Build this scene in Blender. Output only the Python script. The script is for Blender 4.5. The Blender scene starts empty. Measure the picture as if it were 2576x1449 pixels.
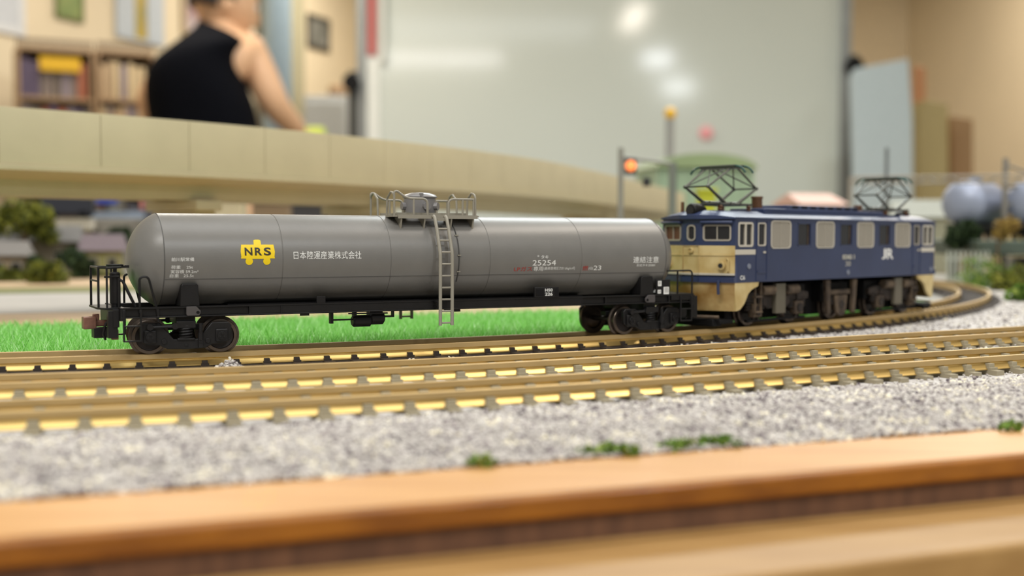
import bpy, bmesh, math, random
import numpy as np
from mathutils import Vector, Matrix

random.seed(7)
rng = np.random.default_rng(7)
S = 0.001                                   # everything is authored in millimetres
SC = bpy.context.scene
COL = SC.collection

# ------------------------------------------------------------------ camera
CAM_H, PITCH, ROLL, FPX = 18.79, 0.0438, 0.0022, 2965.6
cam_d = bpy.data.cameras.new('camera')
cam = bpy.data.objects.new('camera', cam_d)
COL.objects.link(cam)
cam.location = (0, 0, CAM_H * S)
cam.rotation_euler = (Matrix.Rotation(math.pi / 2 - PITCH, 4, 'X') @ Matrix.Rotation(ROLL, 4, 'Z')).to_euler()
cam_d.sensor_width = 36
cam_d.lens = 36 * FPX / 2576
cam_d.clip_start = 0.01
cam_d.clip_end = 50
cam_d.dof.use_dof = True
cam_d.dof.focus_distance = 0.199
cam_d.dof.aperture_fstop = 19.9
SC.camera = cam

# ------------------------------------------------------------------ light, world, exposure
w = bpy.data.worlds.new('world')
SC.world = w
w.use_nodes = True
w.node_tree.nodes['Background'].inputs[0].default_value = (0.98, 1.0, 0.95, 1)
w.node_tree.nodes['Background'].inputs[1].default_value = 0.31
SC.view_settings.view_transform = 'Standard'
SC.view_settings.look = 'None'
SC.view_settings.exposure = 0.14
SC.view_settings.gamma = 1.0
SC.view_settings.use_curve_mapping = False
SC.cycles.use_denoising = True
SC.cycles.max_bounces = 7
SC.cycles.diffuse_bounces = 4
SC.cycles.caustics_reflective = False
SC.cycles.caustics_refractive = False

def area(name, loc, target, sx, sy, power, col=(0.98, 0.98, 0.93)):
    l = bpy.data.lights.new(name, 'AREA')
    l.shape = 'RECTANGLE'
    l.size, l.size_y, l.energy, l.color = sx, sy, power, col
    o = bpy.data.objects.new(name, l)
    COL.objects.link(o)
    o.location = loc
    o.rotation_euler = (Vector(target) - Vector(loc)).to_track_quat('-Z', 'Y').to_euler()
    return o

CEIL = 1.56
def down(name, x, y, sx, sy, power, col=(0.98, 0.98, 0.93)):
    return area(name, (x, y, CEIL - 0.02), (x, y, 0), sx, sy, power, col)
down('fill_light_over_table', -0.15, 0.25, 1.5, 0.9, 13, (0.93, 0.97, 1.0))  # added overhead fill, placed and sized to brighten the rail webs
down('ceiling_lamp_middle', 0.55, 2.3, 1.3, 0.22, 42, (0.93, 1.0, 1.0))
down('ceiling_lamp_left', -1.0, 3.3, 0.22, 1.3, 25, (1, 0.93, 0.82))
down('fill_light_right', 1.9, 4.7, 0.22, 0.9, 28, (1, 0.92, 0.8))  # unseen fill light added to lift the right wall
down('fill_light_back', -0.65, 5.4, 0.5, 0.3, 20, (1, 0.93, 0.82))  # unseen fill light added because the back wall was too dim
down('ceiling_lamp_row_a', 0.844, 0.69, 0.14, 0.9, 12, (1, 0.9, 0.78))
down('ceiling_lamp_row_b', 1.24, -1.18, 0.22, 0.25, 16, (0.93, 0.97, 1.0))
down('ceiling_lamp_row_c', 1.683, -3.09, 0.28, 0.3, 26, (0.93, 0.97, 1.0))
down('ceiling_lamp_behind_left', -0.7, -1.2, 1.2, 0.25, 36, (1, 0.97, 0.92))

# ------------------------------------------------------------------ helpers
def lin(c):
    c = c / 255.0
    return c / 12.92 if c <= 0.04045 else ((c + 0.055) / 1.055) ** 2.4
def rgb(r, g, b):
    return (lin(r), lin(g), lin(b), 1)

def mat(name, col, rough=0.6, metal=0.0, var=0.0, vscale=40, bump=0.0, bscale=200, spec=0.5, col2=None, stretch=None, coat=0.0, emit=None, trans=0.0):
    """principled material with noise driven colour variation and relief"""
    m = bpy.data.materials.new(name)
    m.use_nodes = True
    nt = m.node_tree
    b = nt.nodes['Principled BSDF']
    b.inputs['Base Color'].default_value = col
    b.inputs['Roughness'].default_value = rough
    b.inputs['Metallic'].default_value = metal
    b.inputs['Specular IOR Level'].default_value = spec
    b.inputs['Coat Weight'].default_value = coat
    b.inputs['Transmission Weight'].default_value = trans
    tc = nt.nodes.new('ShaderNodeTexCoord')
    src = tc.outputs['Object']
    if stretch:
        mp = nt.nodes.new('ShaderNodeMapping')
        mp.inputs['Scale'].default_value = stretch
        nt.links.new(src, mp.inputs[0])
        src = mp.outputs[0]
    if var > 0 or col2:
        n = nt.nodes.new('ShaderNodeTexNoise')
        n.inputs['Scale'].default_value = vscale
        n.inputs['Detail'].default_value = 4
        nt.links.new(src, n.inputs['Vector'])
        r = nt.nodes.new('ShaderNodeValToRGB')
        c2 = col2 or tuple(min(1, c * (1 + var)) for c in col[:3]) + (1,)
        c1 = col if col2 else tuple(c * (1 - var) for c in col[:3]) + (1,)
        r.color_ramp.elements[0].position = 0.35
        r.color_ramp.elements[1].position = 0.65
        r.color_ramp.elements[0].color = c1
        r.color_ramp.elements[1].color = c2
        nt.links.new(n.outputs['Fac'], r.inputs[0])
        nt.links.new(r.outputs[0], b.inputs['Base Color'])
    if bump > 0:
        n2 = nt.nodes.new('ShaderNodeTexNoise')
        n2.inputs['Scale'].default_value = bscale
        n2.inputs['Detail'].default_value = 3
        nt.links.new(src, n2.inputs['Vector'])
        bp = nt.nodes.new('ShaderNodeBump')
        bp.inputs['Strength'].default_value = bump
        bp.inputs['Distance'].default_value = 0.0002
        nt.links.new(n2.outputs['Fac'], bp.inputs['Height'])
        nt.links.new(bp.outputs[0], b.inputs['Normal'])
    if emit:
        b.inputs['Emission Color'].default_value = emit[0]
        b.inputs['Emission Strength'].default_value = emit[1]
    return m

def island_mat(name, stops, rough=0.8, trans=0.0, patch=0.0):
    """each loose stone, blade or leaf of the mesh gets its own colour"""
    m = bpy.data.materials.new(name)
    m.use_nodes = True
    nt = m.node_tree
    b = nt.nodes['Principled BSDF']
    b.inputs['Roughness'].default_value = rough
    g = nt.nodes.new('ShaderNodeNewGeometry')
    r = nt.nodes.new('ShaderNodeValToRGB')
    cr = r.color_ramp
    cr.interpolation = 'LINEAR'
    while len(cr.elements) < len(stops):
        cr.elements.new(0.5)
    for e, (p, c) in zip(cr.elements, stops):
        e.position = p
        e.color = c
    if patch:
        tc = nt.nodes.new('ShaderNodeTexCoord')
        n = nt.nodes.new('ShaderNodeTexNoise')
        n.inputs['Scale'].default_value = patch
        n.inputs['Detail'].default_value = 3
        nt.links.new(tc.outputs['Object'], n.inputs['Vector'])
        mr = nt.nodes.new('ShaderNodeMapRange')
        mr.inputs[1].default_value, mr.inputs[2].default_value = 0.35, 0.65
        mr.inputs[3].default_value, mr.inputs[4].default_value = -0.18, 0.16
        nt.links.new(n.outputs['Fac'], mr.inputs[0])
        ad = nt.nodes.new('ShaderNodeMath')
        ad.operation = 'ADD'
        ad.use_clamp = True
        nt.links.new(g.outputs['Random Per Island'], ad.inputs[0])
        nt.links.new(mr.outputs[0], ad.inputs[1])
        nt.links.new(ad.outputs[0], r.inputs[0])
    else:
        nt.links.new(g.outputs['Random Per Island'], r.inputs[0])
    nt.links.new(r.outputs[0], b.inputs['Base Color'])
    if trans:
        tl = nt.nodes.new('ShaderNodeBsdfTranslucent')
        nt.links.new(r.outputs[0], tl.inputs[0])
        mx = nt.nodes.new('ShaderNodeMixShader')
        mx.inputs[0].default_value = trans
        nt.links.new(b.outputs[0], mx.inputs[1])
        nt.links.new(tl.outputs[0], mx.inputs[2])
        nt.links.new(mx.outputs[0], nt.nodes['Material Output'].inputs[0])
    return m

class G:
    """collects geometry in millimetres"""
    def __init__(s):
        s.v, s.f = [], []
    def raw(s, v, f):
        k = len(s.v)
        s.v += [tuple(p) for p in v]
        s.f += [tuple(i + k for i in q) for q in f]
        return s
    def box(s, x0, x1, y0, y1, z0, z1):
        v = [(x, y, z) for z in (z0, z1) for y in (y0, y1) for x in (x0, x1)]
        return s.raw(v, [(0, 2, 3, 1), (4, 5, 7, 6), (0, 1, 5, 4), (2, 6, 7, 3), (0, 4, 6, 2), (1, 3, 7, 5)])
    def tube(s, pts, r, n=8, closed=False):
        pts = [Vector(p) for p in pts]
        m = len(pts)
        up = None
        v, f = [], []
        for i, p in enumerate(pts):
            if closed:
                d = pts[(i + 1) % m] - pts[i - 1]
            else:
                d = pts[min(i + 1, m - 1)] - pts[max(i - 1, 0)]
            d.normalize()
            if up is None:
                up = d.orthogonal().normalized()
            else:
                up = (up - d * up.dot(d)).normalized()
            sd = d.cross(up)
            rr = r[i] if isinstance(r, (list, tuple)) else r
            for k in range(n):
                a = 2 * math.pi * k / n
                v.append(p + up * (math.cos(a) * rr) + sd * (math.sin(a) * rr))
        for i in range(m if closed else m - 1):
            j = (i + 1) % m
            for k in range(n):
                k2 = (k + 1) % n
                f.append((i * n + k, i * n + k2, j * n + k2, j * n + k))
        if not closed:
            f.append(tuple(range(n - 1, -1, -1)))
            f.append(tuple((m - 1) * n + k for k in range(n)))
        return s.raw(v, f)
    def lathe(s, prof, o=(0, 0, 0), ax='z', n=24):
        """prof: list of (radius, height) along the axis"""
        v, f = [], []
        for (r, h) in prof:
            for k in range(n):
                a = 2 * math.pi * k / n
                c, q = r * math.cos(a), r * math.sin(a)
                p = {'z': (c, q, h), 'x': (h, c, q), 'y': (q, h, c)}[ax]
                v.append((p[0] + o[0], p[1] + o[1], p[2] + o[2]))
        for i in range(len(prof) - 1):
            for k in range(n):
                k2 = (k + 1) % n
                f.append((i * n + k, i * n + k2, (i + 1) * n + k2, (i + 1) * n + k))
        if prof[0][0] > 1e-6:
            f.append(tuple(range(n - 1, -1, -1)))
        if prof[-1][0] > 1e-6:
            f.append(tuple((len(prof) - 1) * n + k for k in range(n)))
        return s.raw(v, f)
    def prism(s, poly, y0, y1):
        """poly in (x, z), pulled along y"""
        n = len(poly)
        v = [(x, y0, z) for x, z in poly] + [(x, y1, z) for x, z in poly]
        f = [tuple(range(n)), tuple(range(2 * n - 1, n - 1, -1))]
        f += [(i, i + n, (i + 1) % n + n, (i + 1) % n) for i in range(n)]
        return s.raw(v, f)
    def hprism(s, poly, z0, z1):
        """poly in (x, y), pulled along z"""
        n = len(poly)
        v = [(x, y, z0) for x, y in poly] + [(x, y, z1) for x, y in poly]
        f = [tuple(range(n - 1, -1, -1)), tuple(range(n, 2 * n))]
        f += [(i, (i + 1) % n, (i + 1) % n + n, i + n) for i in range(n)]
        return s.raw(v, f)
    def sph(s, c, rx, ry=None, rz=None, n=16, m=10):
        ry, rz = ry or rx, rz or rx
        v, f = [], []
        for i in range(m + 1):
            p = math.pi * i / m
            for k in range(n):
                a = 2 * math.pi * k / n
                v.append((c[0] + rx * math.sin(p) * math.cos(a), c[1] + ry * math.sin(p) * math.sin(a), c[2] + rz * math.cos(p)))
        for i in range(m):
            for k in range(n):
                k2 = (k + 1) % n
                f.append((i * n + k, (i + 1) * n + k, (i + 1) * n + k2, i * n + k2))
        return s.raw(v, f)
    def mesh(s, name, m, smooth=35):
        me = bpy.data.meshes.new(name)
        me.from_pydata([(x * S, y * S, z * S) for x, y, z in s.v], [], s.f)
        bm = bmesh.new()
        bm.from_mesh(me)
        bmesh.ops.remove_doubles(bm, verts=bm.verts, dist=1e-7)
        bmesh.ops.dissolve_degenerate(bm, dist=1e-8, edges=bm.edges)
        bmesh.ops.recalc_face_normals(bm, faces=bm.faces)
        bm.to_mesh(me)
        bm.free()
        if m:
            me.materials.append(m)
        if smooth:
            me.polygons.foreach_set('use_smooth', [True] * len(me.polygons))
            me.set_sharp_from_angle(angle=math.radians(smooth))
        return me

def link(name, me, parent=None):
    o = bpy.data.objects.new(name, me)
    COL.objects.link(o)
    if parent:
        o.parent = parent
    return o

def obj(name, g, m, parent=None, bevel=0.0, smooth=35, label=None):
    o = link(name, g.mesh(name, m, smooth), parent)
    if bevel:
        b = o.modifiers.new('bevel', 'BEVEL')
        b.width = bevel * S
        b.segments = 2
        b.limit_method = 'ANGLE'
        b.angle_limit = math.radians(40)
    if label:
        o['label'] = label
    return o

def tag(o, label=None, cat=None, group=None, kind=None):
    for k, v in (('label', label), ('category', cat), ('group', group), ('kind', kind)):
        if v:
            o[k] = v
    return o

def thing(name, label, cat, loc=(0, 0, 0), rz=0.0, group=None):
    o = bpy.data.objects.new(name, None)
    COL.objects.link(o)
    o.empty_display_size = 0.005
    o.location = tuple(c * S for c in loc)
    o.rotation_euler = (0, 0, rz)
    return tag(o, label, cat, group)

def big(name, verts, faces, m, parent=None, smooth=False):
    """numpy mesh, verts in mm; faces array (n,3) or (n,4)"""
    me = bpy.data.meshes.new(name)
    nv, nf, k = len(verts), len(faces), faces.shape[1]
    me.vertices.add(nv)
    me.vertices.foreach_set('co', (np.asarray(verts) * S).astype(np.float32).ravel())
    me.loops.add(nf * k)
    me.loops.foreach_set('vertex_index', faces.astype(np.int32).ravel())
    me.polygons.add(nf)
    me.polygons.foreach_set('loop_start', np.arange(0, nf * k, k, dtype=np.int32))
    me.polygons.foreach_set('use_smooth', np.full(nf, smooth))
    me.update(calc_edges=True)
    me.validate()
    me.materials.append(m)
    return link(name, me, parent)

def at(x, y, depth):
    """point (mm) seen at photo pixel x, y when it stands `depth` mm in front of the camera"""
    u, v = x - 1288.0, y - 724.5
    c, s_ = math.cos(ROLL), math.sin(ROLL)
    a, b = c * u + s_ * v, -s_ * u + c * v
    dy = FPX * math.cos(PITCH) - b * math.sin(PITCH)
    dz = -FPX * math.sin(PITCH) - b * math.cos(PITCH)
    k = depth / dy
    return (a * k, depth, CAM_H + dz * k)

def text_geo(body, bold=0.0):
    cu = bpy.data.curves.new('lettering', 'FONT')
    cu.body = body
    cu.offset = bold
    cu.resolution_u = 4
    o = bpy.data.objects.new('lettering', cu)
    COL.objects.link(o)
    dg = bpy.context.evaluated_depsgraph_get()
    me = bpy.data.meshes.new_from_object(o.evaluated_get(dg))
    v = np.array([tuple(p.co) for p in me.vertices])
    f = [tuple(p.vertices) for p in me.polygons]
    bpy.data.objects.remove(o)
    bpy.data.curves.remove(cu)
    bpy.data.meshes.remove(me)
    mn, mx = v.min(0), v.max(0)
    v = (v - mn) / np.maximum(mx - mn, 1e-6)
    return v, f

def planar(name, v, f, m, parent, fn, cuts=None):
    """flat (x, y) artwork in mm pushed through fn on to a surface, optionally cut in y so that it can bend"""
    me = bpy.data.meshes.new(name)
    me.from_pydata([(p[0], p[1], 0) for p in v], [], f)
    bm = bmesh.new()
    bm.from_mesh(me)
    if cuts:
        lo, hi = min(p[1] for p in v), max(p[1] for p in v)
        y = lo + cuts
        while y < hi:
            bmesh.ops.bisect_plane(bm, geom=bm.verts[:] + bm.edges[:] + bm.faces[:], plane_co=(0, y, 0), plane_no=(0, 1, 0))
            y += cuts
    for q in bm.verts:
        p = fn(q.co.x, q.co.y)
        q.co = (p[0] * S, p[1] * S, p[2] * S)
    bm.to_mesh(me)
    bm.free()
    me.materials.append(m)
    return link(name, me, parent)

# ------------------------------------------------------------------ materials
M = {}
M['tank_grey'] = mat('tank_grey', rgb(112, 110, 106), 0.38, 0.0, var=0.03, vscale=300, bump=0.06, bscale=2500)
M['tank_seam'] = mat('tank_seam', rgb(70, 69, 67), 0.5)
M['fitting_grey'] = mat('fitting_grey', rgb(142, 137, 124), 0.5, var=0.03, vscale=300)
M['dome_grey'] = mat('dome_grey', rgb(118, 116, 116), 0.35)
M['black'] = mat('black_plastic', rgb(21, 20, 21), 0.45, spec=0.3, var=0.15, vscale=400, bump=0.1, bscale=3000)
M['black_dull'] = mat('black_dull', rgb(17, 16, 17), 0.7, spec=0.2)
M['lug_grey'] = mat('lug_grey', rgb(74, 70, 70), 0.4)
M['wheel'] = mat('wheel_metal', rgb(98, 88, 80), 0.34, 0.85, var=0.15, vscale=600)
M['wheel_disc'] = mat('wheel_disc', rgb(48, 42, 40), 0.5, 0.3)
M['coupler'] = mat('coupler_brown', rgb(120, 84, 70), 0.45, 0.3, var=0.25, vscale=700)
M['white_print'] = mat('white_print', rgb(232, 232, 228), 0.5)
M['red_print'] = mat('red_print', rgb(165, 40, 32), 0.5)
M['yellow_print'] = mat('yellow_print', rgb(238, 205, 8), 0.45)
M['black_print'] = mat('black_print', rgb(48, 40, 26), 0.4)
M['blue'] = mat('loco_blue', rgb(43, 54, 86), 0.42, var=0.08, vscale=120, bump=0.06, bscale=2000)
M['roof_blue'] = mat('roof_blue', rgb(47, 58, 90), 0.4, var=0.12, vscale=150)
M['cream'] = mat('loco_cream', rgb(206, 186, 134), 0.5, col2=rgb(184, 158, 100), vscale=260)
M['cream_rust'] = mat('cream_rust', rgb(196, 172, 118), 0.55, col2=rgb(136, 98, 42), vscale=170)
M['white_trim'] = mat('window_frame_white', rgb(196, 190, 176), 0.45)
M['louvre'] = mat('louvre_beige', rgb(168, 161, 148), 0.5)
M['rust'] = mat('underframe_brown', rgb(54, 43, 36), 0.75, col2=rgb(28, 23, 20), vscale=400)
M['rust_light'] = mat('underframe_dust', rgb(98, 82, 64), 0.75, col2=rgb(58, 47, 38), vscale=400)
M['glass_dark'] = mat('dark_glass', rgb(38, 36, 36), 0.12)
M['glass_brown'] = mat('brown_blind', rgb(96, 58, 42), 0.4)
M['panto'] = mat('pantograph_steel', rgb(82, 84, 78), 0.4, 0.5)
M['panto_green'] = mat('pantograph_horn', rgb(24, 70, 62), 0.4)
M['canister'] = mat('canister_brown', rgb(108, 72, 42), 0.55, col2=rgb(78, 48, 30), vscale=500)
M['silver'] = mat('silver_digits', rgb(205, 202, 190), 0.35, 0.3)
M['rail_head'] = mat('beige_brass', rgb(186, 158, 108), 0.48, 0.45, var=0.06, vscale=150)
M['brass'] = mat('brass_rail', rgb(214, 184, 116), 0.36, 0.85, var=0.08, vscale=150, stretch=(1, 1, 6))
M['sleeper_dark'] = mat('sleeper_dark', rgb(52, 42, 34), 0.6, var=0.2, vscale=500)
M['sleeper_grey'] = mat('sleeper_grey', rgb(160, 150, 126), 0.65, var=0.08, vscale=300)
M['wood_top'] = mat('varnished_wood', rgb(184, 132, 70), 0.45, col2=rgb(198, 148, 86), vscale=90, stretch=(0.5, 6, 6), coat=0.15)
M['wood_band'] = mat('dark_orange_edge', rgb(158, 98, 18), 0.5, col2=rgb(128, 74, 10), vscale=120, stretch=(1, 1, 4), coat=0.15)
M['wood_under'] = mat('brown_ply', rgb(112, 78, 56), 0.6, col2=rgb(90, 62, 46), vscale=160, stretch=(4, 1, 0.6))
M['wood_ledge'] = mat('tan_board', rgb(166, 130, 78), 0.55, col2=rgb(152, 116, 66), vscale=60, stretch=(1, 5, 5))
M['concrete'] = mat('viaduct_beige', rgb(200, 189, 156), 0.55, var=0.03, vscale=90, bump=0.08, bscale=900)
M['ballast_bed'] = mat('ballast_bed', rgb(176, 171, 168), 0.9, col2=rgb(204, 201, 197), vscale=1500, bump=0.6, bscale=1800)
M['stones'] = island_mat('stones', [(0.0, rgb(96, 86, 92)), (0.06, rgb(150, 140, 140)), (0.3, rgb(172, 166, 161)), (0.65, rgb(192, 187, 181)), (0.9, rgb(212, 208, 202)), (1.0, rgb(238, 230, 204))], patch=260.0)
M['grass'] = island_mat('grass_blade', [(0.0, rgb(104, 176, 66)), (0.5, rgb(152, 222, 112)), (0.9, rgb(186, 236, 160)), (1.0, rgb(226, 248, 212))], 0.4, 0.35)
M['grass_base'] = mat('grass_base', rgb(58, 140, 40), 0.9, var=0.2, vscale=400)
M['foliage'] = island_mat('foliage_green', [(0.0, rgb(58, 66, 18)), (0.6, rgb(104, 110, 30)), (1.0, rgb(148, 148, 52))], 0.8, 0.2)
M['foliage_dark'] = island_mat('foliage_dark', [(0.0, rgb(26, 44, 26)), (1.0, rgb(66, 86, 46))], 0.8, 0.2)
M['foliage_bright'] = island_mat('foliage_bright', [(0.0, rgb(70, 104, 36)), (0.7, rgb(116, 150, 60)), (1.0, rgb(160, 170, 80))], 0.8, 0.2)
M['bark'] = mat('bark', rgb(92, 68, 40), 0.8, var=0.3, vscale=300)
M['road_white'] = mat('road_white', rgb(164, 160, 154), 0.7, var=0.04, vscale=60)
M['plank_tan'] = mat('plank_tan', rgb(182, 154, 118), 0.6, var=0.08, vscale=40, stretch=(1, 8, 8))
M['ground_green'] = mat('ground_green', rgb(96, 104, 58), 0.9, col2=rgb(130, 128, 84), vscale=60)
M['ground_grey'] = mat('ground_grey', rgb(150, 148, 142), 0.9, var=0.08, vscale=100)
M['wall_cream'] = mat('wall_cream', rgb(224, 208, 178), 0.8, var=0.02, vscale=3)
M['wall_tan'] = mat('wall_tan', rgb(200, 184, 156), 0.8, var=0.03, vscale=2)
M['ceiling'] = mat('ceiling_white', rgb(225, 222, 214), 0.9, var=0.02, vscale=3)
M['floor'] = mat('floor_grey', rgb(150, 138, 120), 0.6, var=0.06, vscale=5)
M['whiteboard'] = mat('whiteboard_enamel', rgb(208, 213, 205), 0.1, var=0.01, vscale=2)
M['alu'] = mat('aluminium', rgb(150, 152, 150), 0.4, 0.6, var=0.04, vscale=20)
M['dark_metal'] = mat('dark_metal', rgb(70, 70, 66), 0.5, 0.4)
M['skin'] = mat('skin', rgb(222, 176, 138), 0.5, var=0.03, vscale=12)
M['black_cloth'] = mat('black_cloth', rgb(8, 9, 15), 0.9, spec=0.08, var=0.1, vscale=60)
M['hair'] = mat('hair', rgb(14, 13, 20), 0.6, var=0.2, vscale=80, stretch=(6, 6, 1))
M['denim'] = mat('trousers_grey', rgb(60, 62, 72), 0.85, var=0.1, vscale=60)
M['eye'] = mat('eye_white', rgb(230, 226, 220), 0.2)
M['iris'] = mat('iris', rgb(40, 26, 18), 0.2)
M['lip'] = mat('lip', rgb(186, 120, 104), 0.45)
def plain(name, r, g, b, rough=0.6, **k):
    key = name
    if key not in M:
        M[key] = mat(name, rgb(r, g, b), rough, **({'var': 0.04, 'vscale': 60} | k))
    return M[key]

# ------------------------------------------------------------------ the place: room
def world_box(name, x0, x1, y0, y1, z0, z1, m, kind='structure'):
    o = obj(name, G().box(x0, x1, y0, y1, z0, z1), m, smooth=0)
    o['kind'] = kind
    return o

FLOOR_Z = -830
world_box('floor', -4200, 4600, -4600, 7000, FLOOR_Z - 40, FLOOR_Z, M['floor'])
world_box('ceiling', -4200, 4600, -4600, 7000, CEIL * 1000, CEIL * 1000 + 40, M['ceiling'])

def wall(name, a, b, m, thick=80):
    """vertical wall from a to b (mm, plan); thickness on the left of a->b"""
    d = Vector((b[0] - a[0], b[1] - a[1])).normalized()
    n = Vector((-d.y, d.x)) * thick
    g = G().hprism([a, b, (b[0] + n.x, b[1] + n.y), (a[0] + n.x, a[1] + n.y)], FLOOR_Z, CEIL * 1000)
    o = obj(name, g, m, smooth=0)
    o['kind'] = 'structure'
    return o
def on_left_wall(y):                        # plan line of the left wall
    return (-1803 + 0.412 * (y - 4150), y)
WBY = 6560
wall('wall_left', on_left_wall(1200), on_left_wall(WBY), M['wall_cream'])
wall('wall_back', on_left_wall(WBY), (2183, WBY), M['wall_tan'])
wall('wall_right', (2183, WBY), (2950, 3000), M['wall_tan'])
for nm, a, b in (('baseboard_left', on_left_wall(1200), on_left_wall(WBY)),):
    d = Vector((b[0] - a[0], b[1] - a[1])).normalized()
    n = Vector((d.y, -d.x)) * 14
    o = obj(nm, G().hprism([a, b, (b[0] + n.x, b[1] + n.y), (a[0] + n.x, a[1] + n.y)], FLOOR_Z, FLOOR_Z + 80), M['bark'], smooth=0)
    o['kind'] = 'structure'
LWA = math.atan2(2100, 0.412 * 2100)         # heading of the left wall
# pilaster that breaks the left wall
px, py = on_left_wall(5850)
o = obj('trim_1', G().box(-55, 55, -60, 10, FLOOR_Z, CEIL * 1000), plain('pilaster_green', 158, 152, 126), smooth=0, bevel=6)
o.location = (px * S, py * S, 0); o.rotation_euler = (0, 0, LWA); o['kind'] = 'structure'

# ------------------------------------------------------------------ the table and the layout board
TABLE_Z = -46
t = thing('display_table', 'long pale table carrying the whole model railway board', 'table', (60, 560, FLOOR_Z))
tt = G().box(-1100, 1150, -545, 640, TABLE_Z - 28 - FLOOR_Z, TABLE_Z - FLOOR_Z)
obj('tabletop', tt, plain('table_laminate', 186, 170, 140), t, bevel=2)
for sx in (-1040, 1090):
    for sy in (-490, 580):
        obj('leg', G().box(sx - 22, sx + 22, sy - 22, sy + 22, 0, TABLE_Z - 28 - FLOOR_Z), M['alu'], t, bevel=2)

# track geometry (plan, mm).  All rails: head top at z = 0
CEN = Vector((-184.007, 536.983))
R1 = 367.583
def circ_pt(R, phi):
    return CEN + Vector((math.sin(phi), -math.cos(phi))) * R
def path_track(R, phi0, phi1, straight=0.0, step=2.0):
    """list of (point, heading)"""
    out = []
    n = int(R * (phi1 - phi0) / step)
    for i in range(n + 1):
        p = phi0 + (phi1 - phi0) * i / n
        out.append((circ_pt(R, p), p))
    if straight:
        q, p = out[-1]
        d = Vector((math.cos(p), math.sin(p)))
        for i in range(1, int(straight / 4) + 1):
            out.append((q + d * 4 * i, p))
    return out
rad = math.radians
R2, R3 = 400.3, 427.1
PATHS = [path_track(R1, rad(8), rad(160)), path_track(R2, rad(6), rad(30.2), 330), path_track(R3, rad(6), rad(28.0), 330)]

WD = Vector((math.cos(rad(21.2)), math.sin(rad(21.2))))   # direction of the wooden edge
WN = Vector((-WD.y, WD.x))                                 # away from the camera
W0 = Vector((0, 102.0))
def edge(along, across):
    p = W0 + WD * along + WN * across
    return (p.x, p.y)
BACK = -0.0
base = thing('layout_baseboard', 'wooden layout baseboard with a darker orange front edge', 'baseboard', (0, 0, 0))
def strip(name, a0, a1, c0, c1, z0, z1, m, bevel=0.0):
    return obj(name, G().hprism([edge(a0, c0), edge(a1, c0), edge(a1, c1), edge(a0, c1)], z0, z1), m, base, bevel=bevel)
strip('edge_moulding', -220, 480, 0.8, 14.0, -6.3, -4.0, M['wood_top'], 0.0)
strip('edge_band', -220, 480, 0, 0.8, -6.3, -4.05, M['wood_band'], 0.5)  # front strip of the moulding, coloured darker than its top
strip('ply_layer', -220, 480, 0.7, 900, -8.9, -6.3, M['wood_under'])
strip('lip', -220, 480, -0.1, 0.7, -8.9, -8.55, M['wood_ledge'], 0.1)
strip('ledge_board', -220, 480, -13.2, 900, -14.0, -8.9, M['wood_ledge'], 0.5)
strip('bearer', -220, 480, -11.0, 860, TABLE_Z, -14.0, plain('bearer_brown', 128, 104, 68), 0.5)
strip('top_board', -220, 480, 14.0, 900, -6.3, -4.2, M['ground_grey'])

# ------------------------------------------------------------------ ballast: bed and loose stones
def gz(x, y):
    c = (Vector((x, y)) - W0).dot(WN)
    k = min(1.0, max(0.0, (c - 13.5) / 12.0))
    lvl = -3.9 + 1.35 * (k * k * (3 - 2 * k))
    return lvl + 0.12 * math.sin(x * 0.21 + 1.3) * math.cos(y * 0.17) + 0.08 * math.sin(x * 0.53 + y * 0.4)
def off_track(P, R):
    """signed distance outside of track centre line (positive towards the camera) for arrays of points"""
    d = P - np.array(CEN)
    phi = np.arctan2(d[:, 0], -d[:, 1])
    r = np.hypot(d[:, 0], d[:, 1])
    s = r - R
    phi1 = {R2: rad(30.2), R3: rad(28.0)}.get(R)
    if phi1:
        q = circ_pt(R, phi1)
        n = np.array([math.sin(phi1), -math.cos(phi1)])
        dd = np.array([math.cos(phi1), math.sin(phi1)])
        rel = P - np.array(q)
        st = rel @ n
        s = np.where(rel @ dd > 0, st, s)
    return s
gx = np.arange(-150, 420, 3.0)
gyy = np.arange(-60, 330, 3.0)
bed_v, idx, bed_f = [], {}, []
for i, a in enumerate(gx):
    for j, c in enumerate(gyy):
        p = W0 + WD * a + WN * c
        ok = c >= 14.0 and off_track(np.array([[p.x, p.y]]), R1)[0] > -9.0
        if ok:
            idx[(i, j)] = len(bed_v)
            bed_v.append((p.x, p.y, gz(p.x, p.y) - 0.1))
for (i, j) in idx:
    q = [(i, j), (i + 1, j), (i + 1, j + 1), (i, j + 1)]
    if all(k in idx for k in q):
        bed_f.append([idx[k] for k in q])
o = big('ballast_bed', np.array(bed_v), np.array(bed_f), M['ballast_bed'], base, True)

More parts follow.
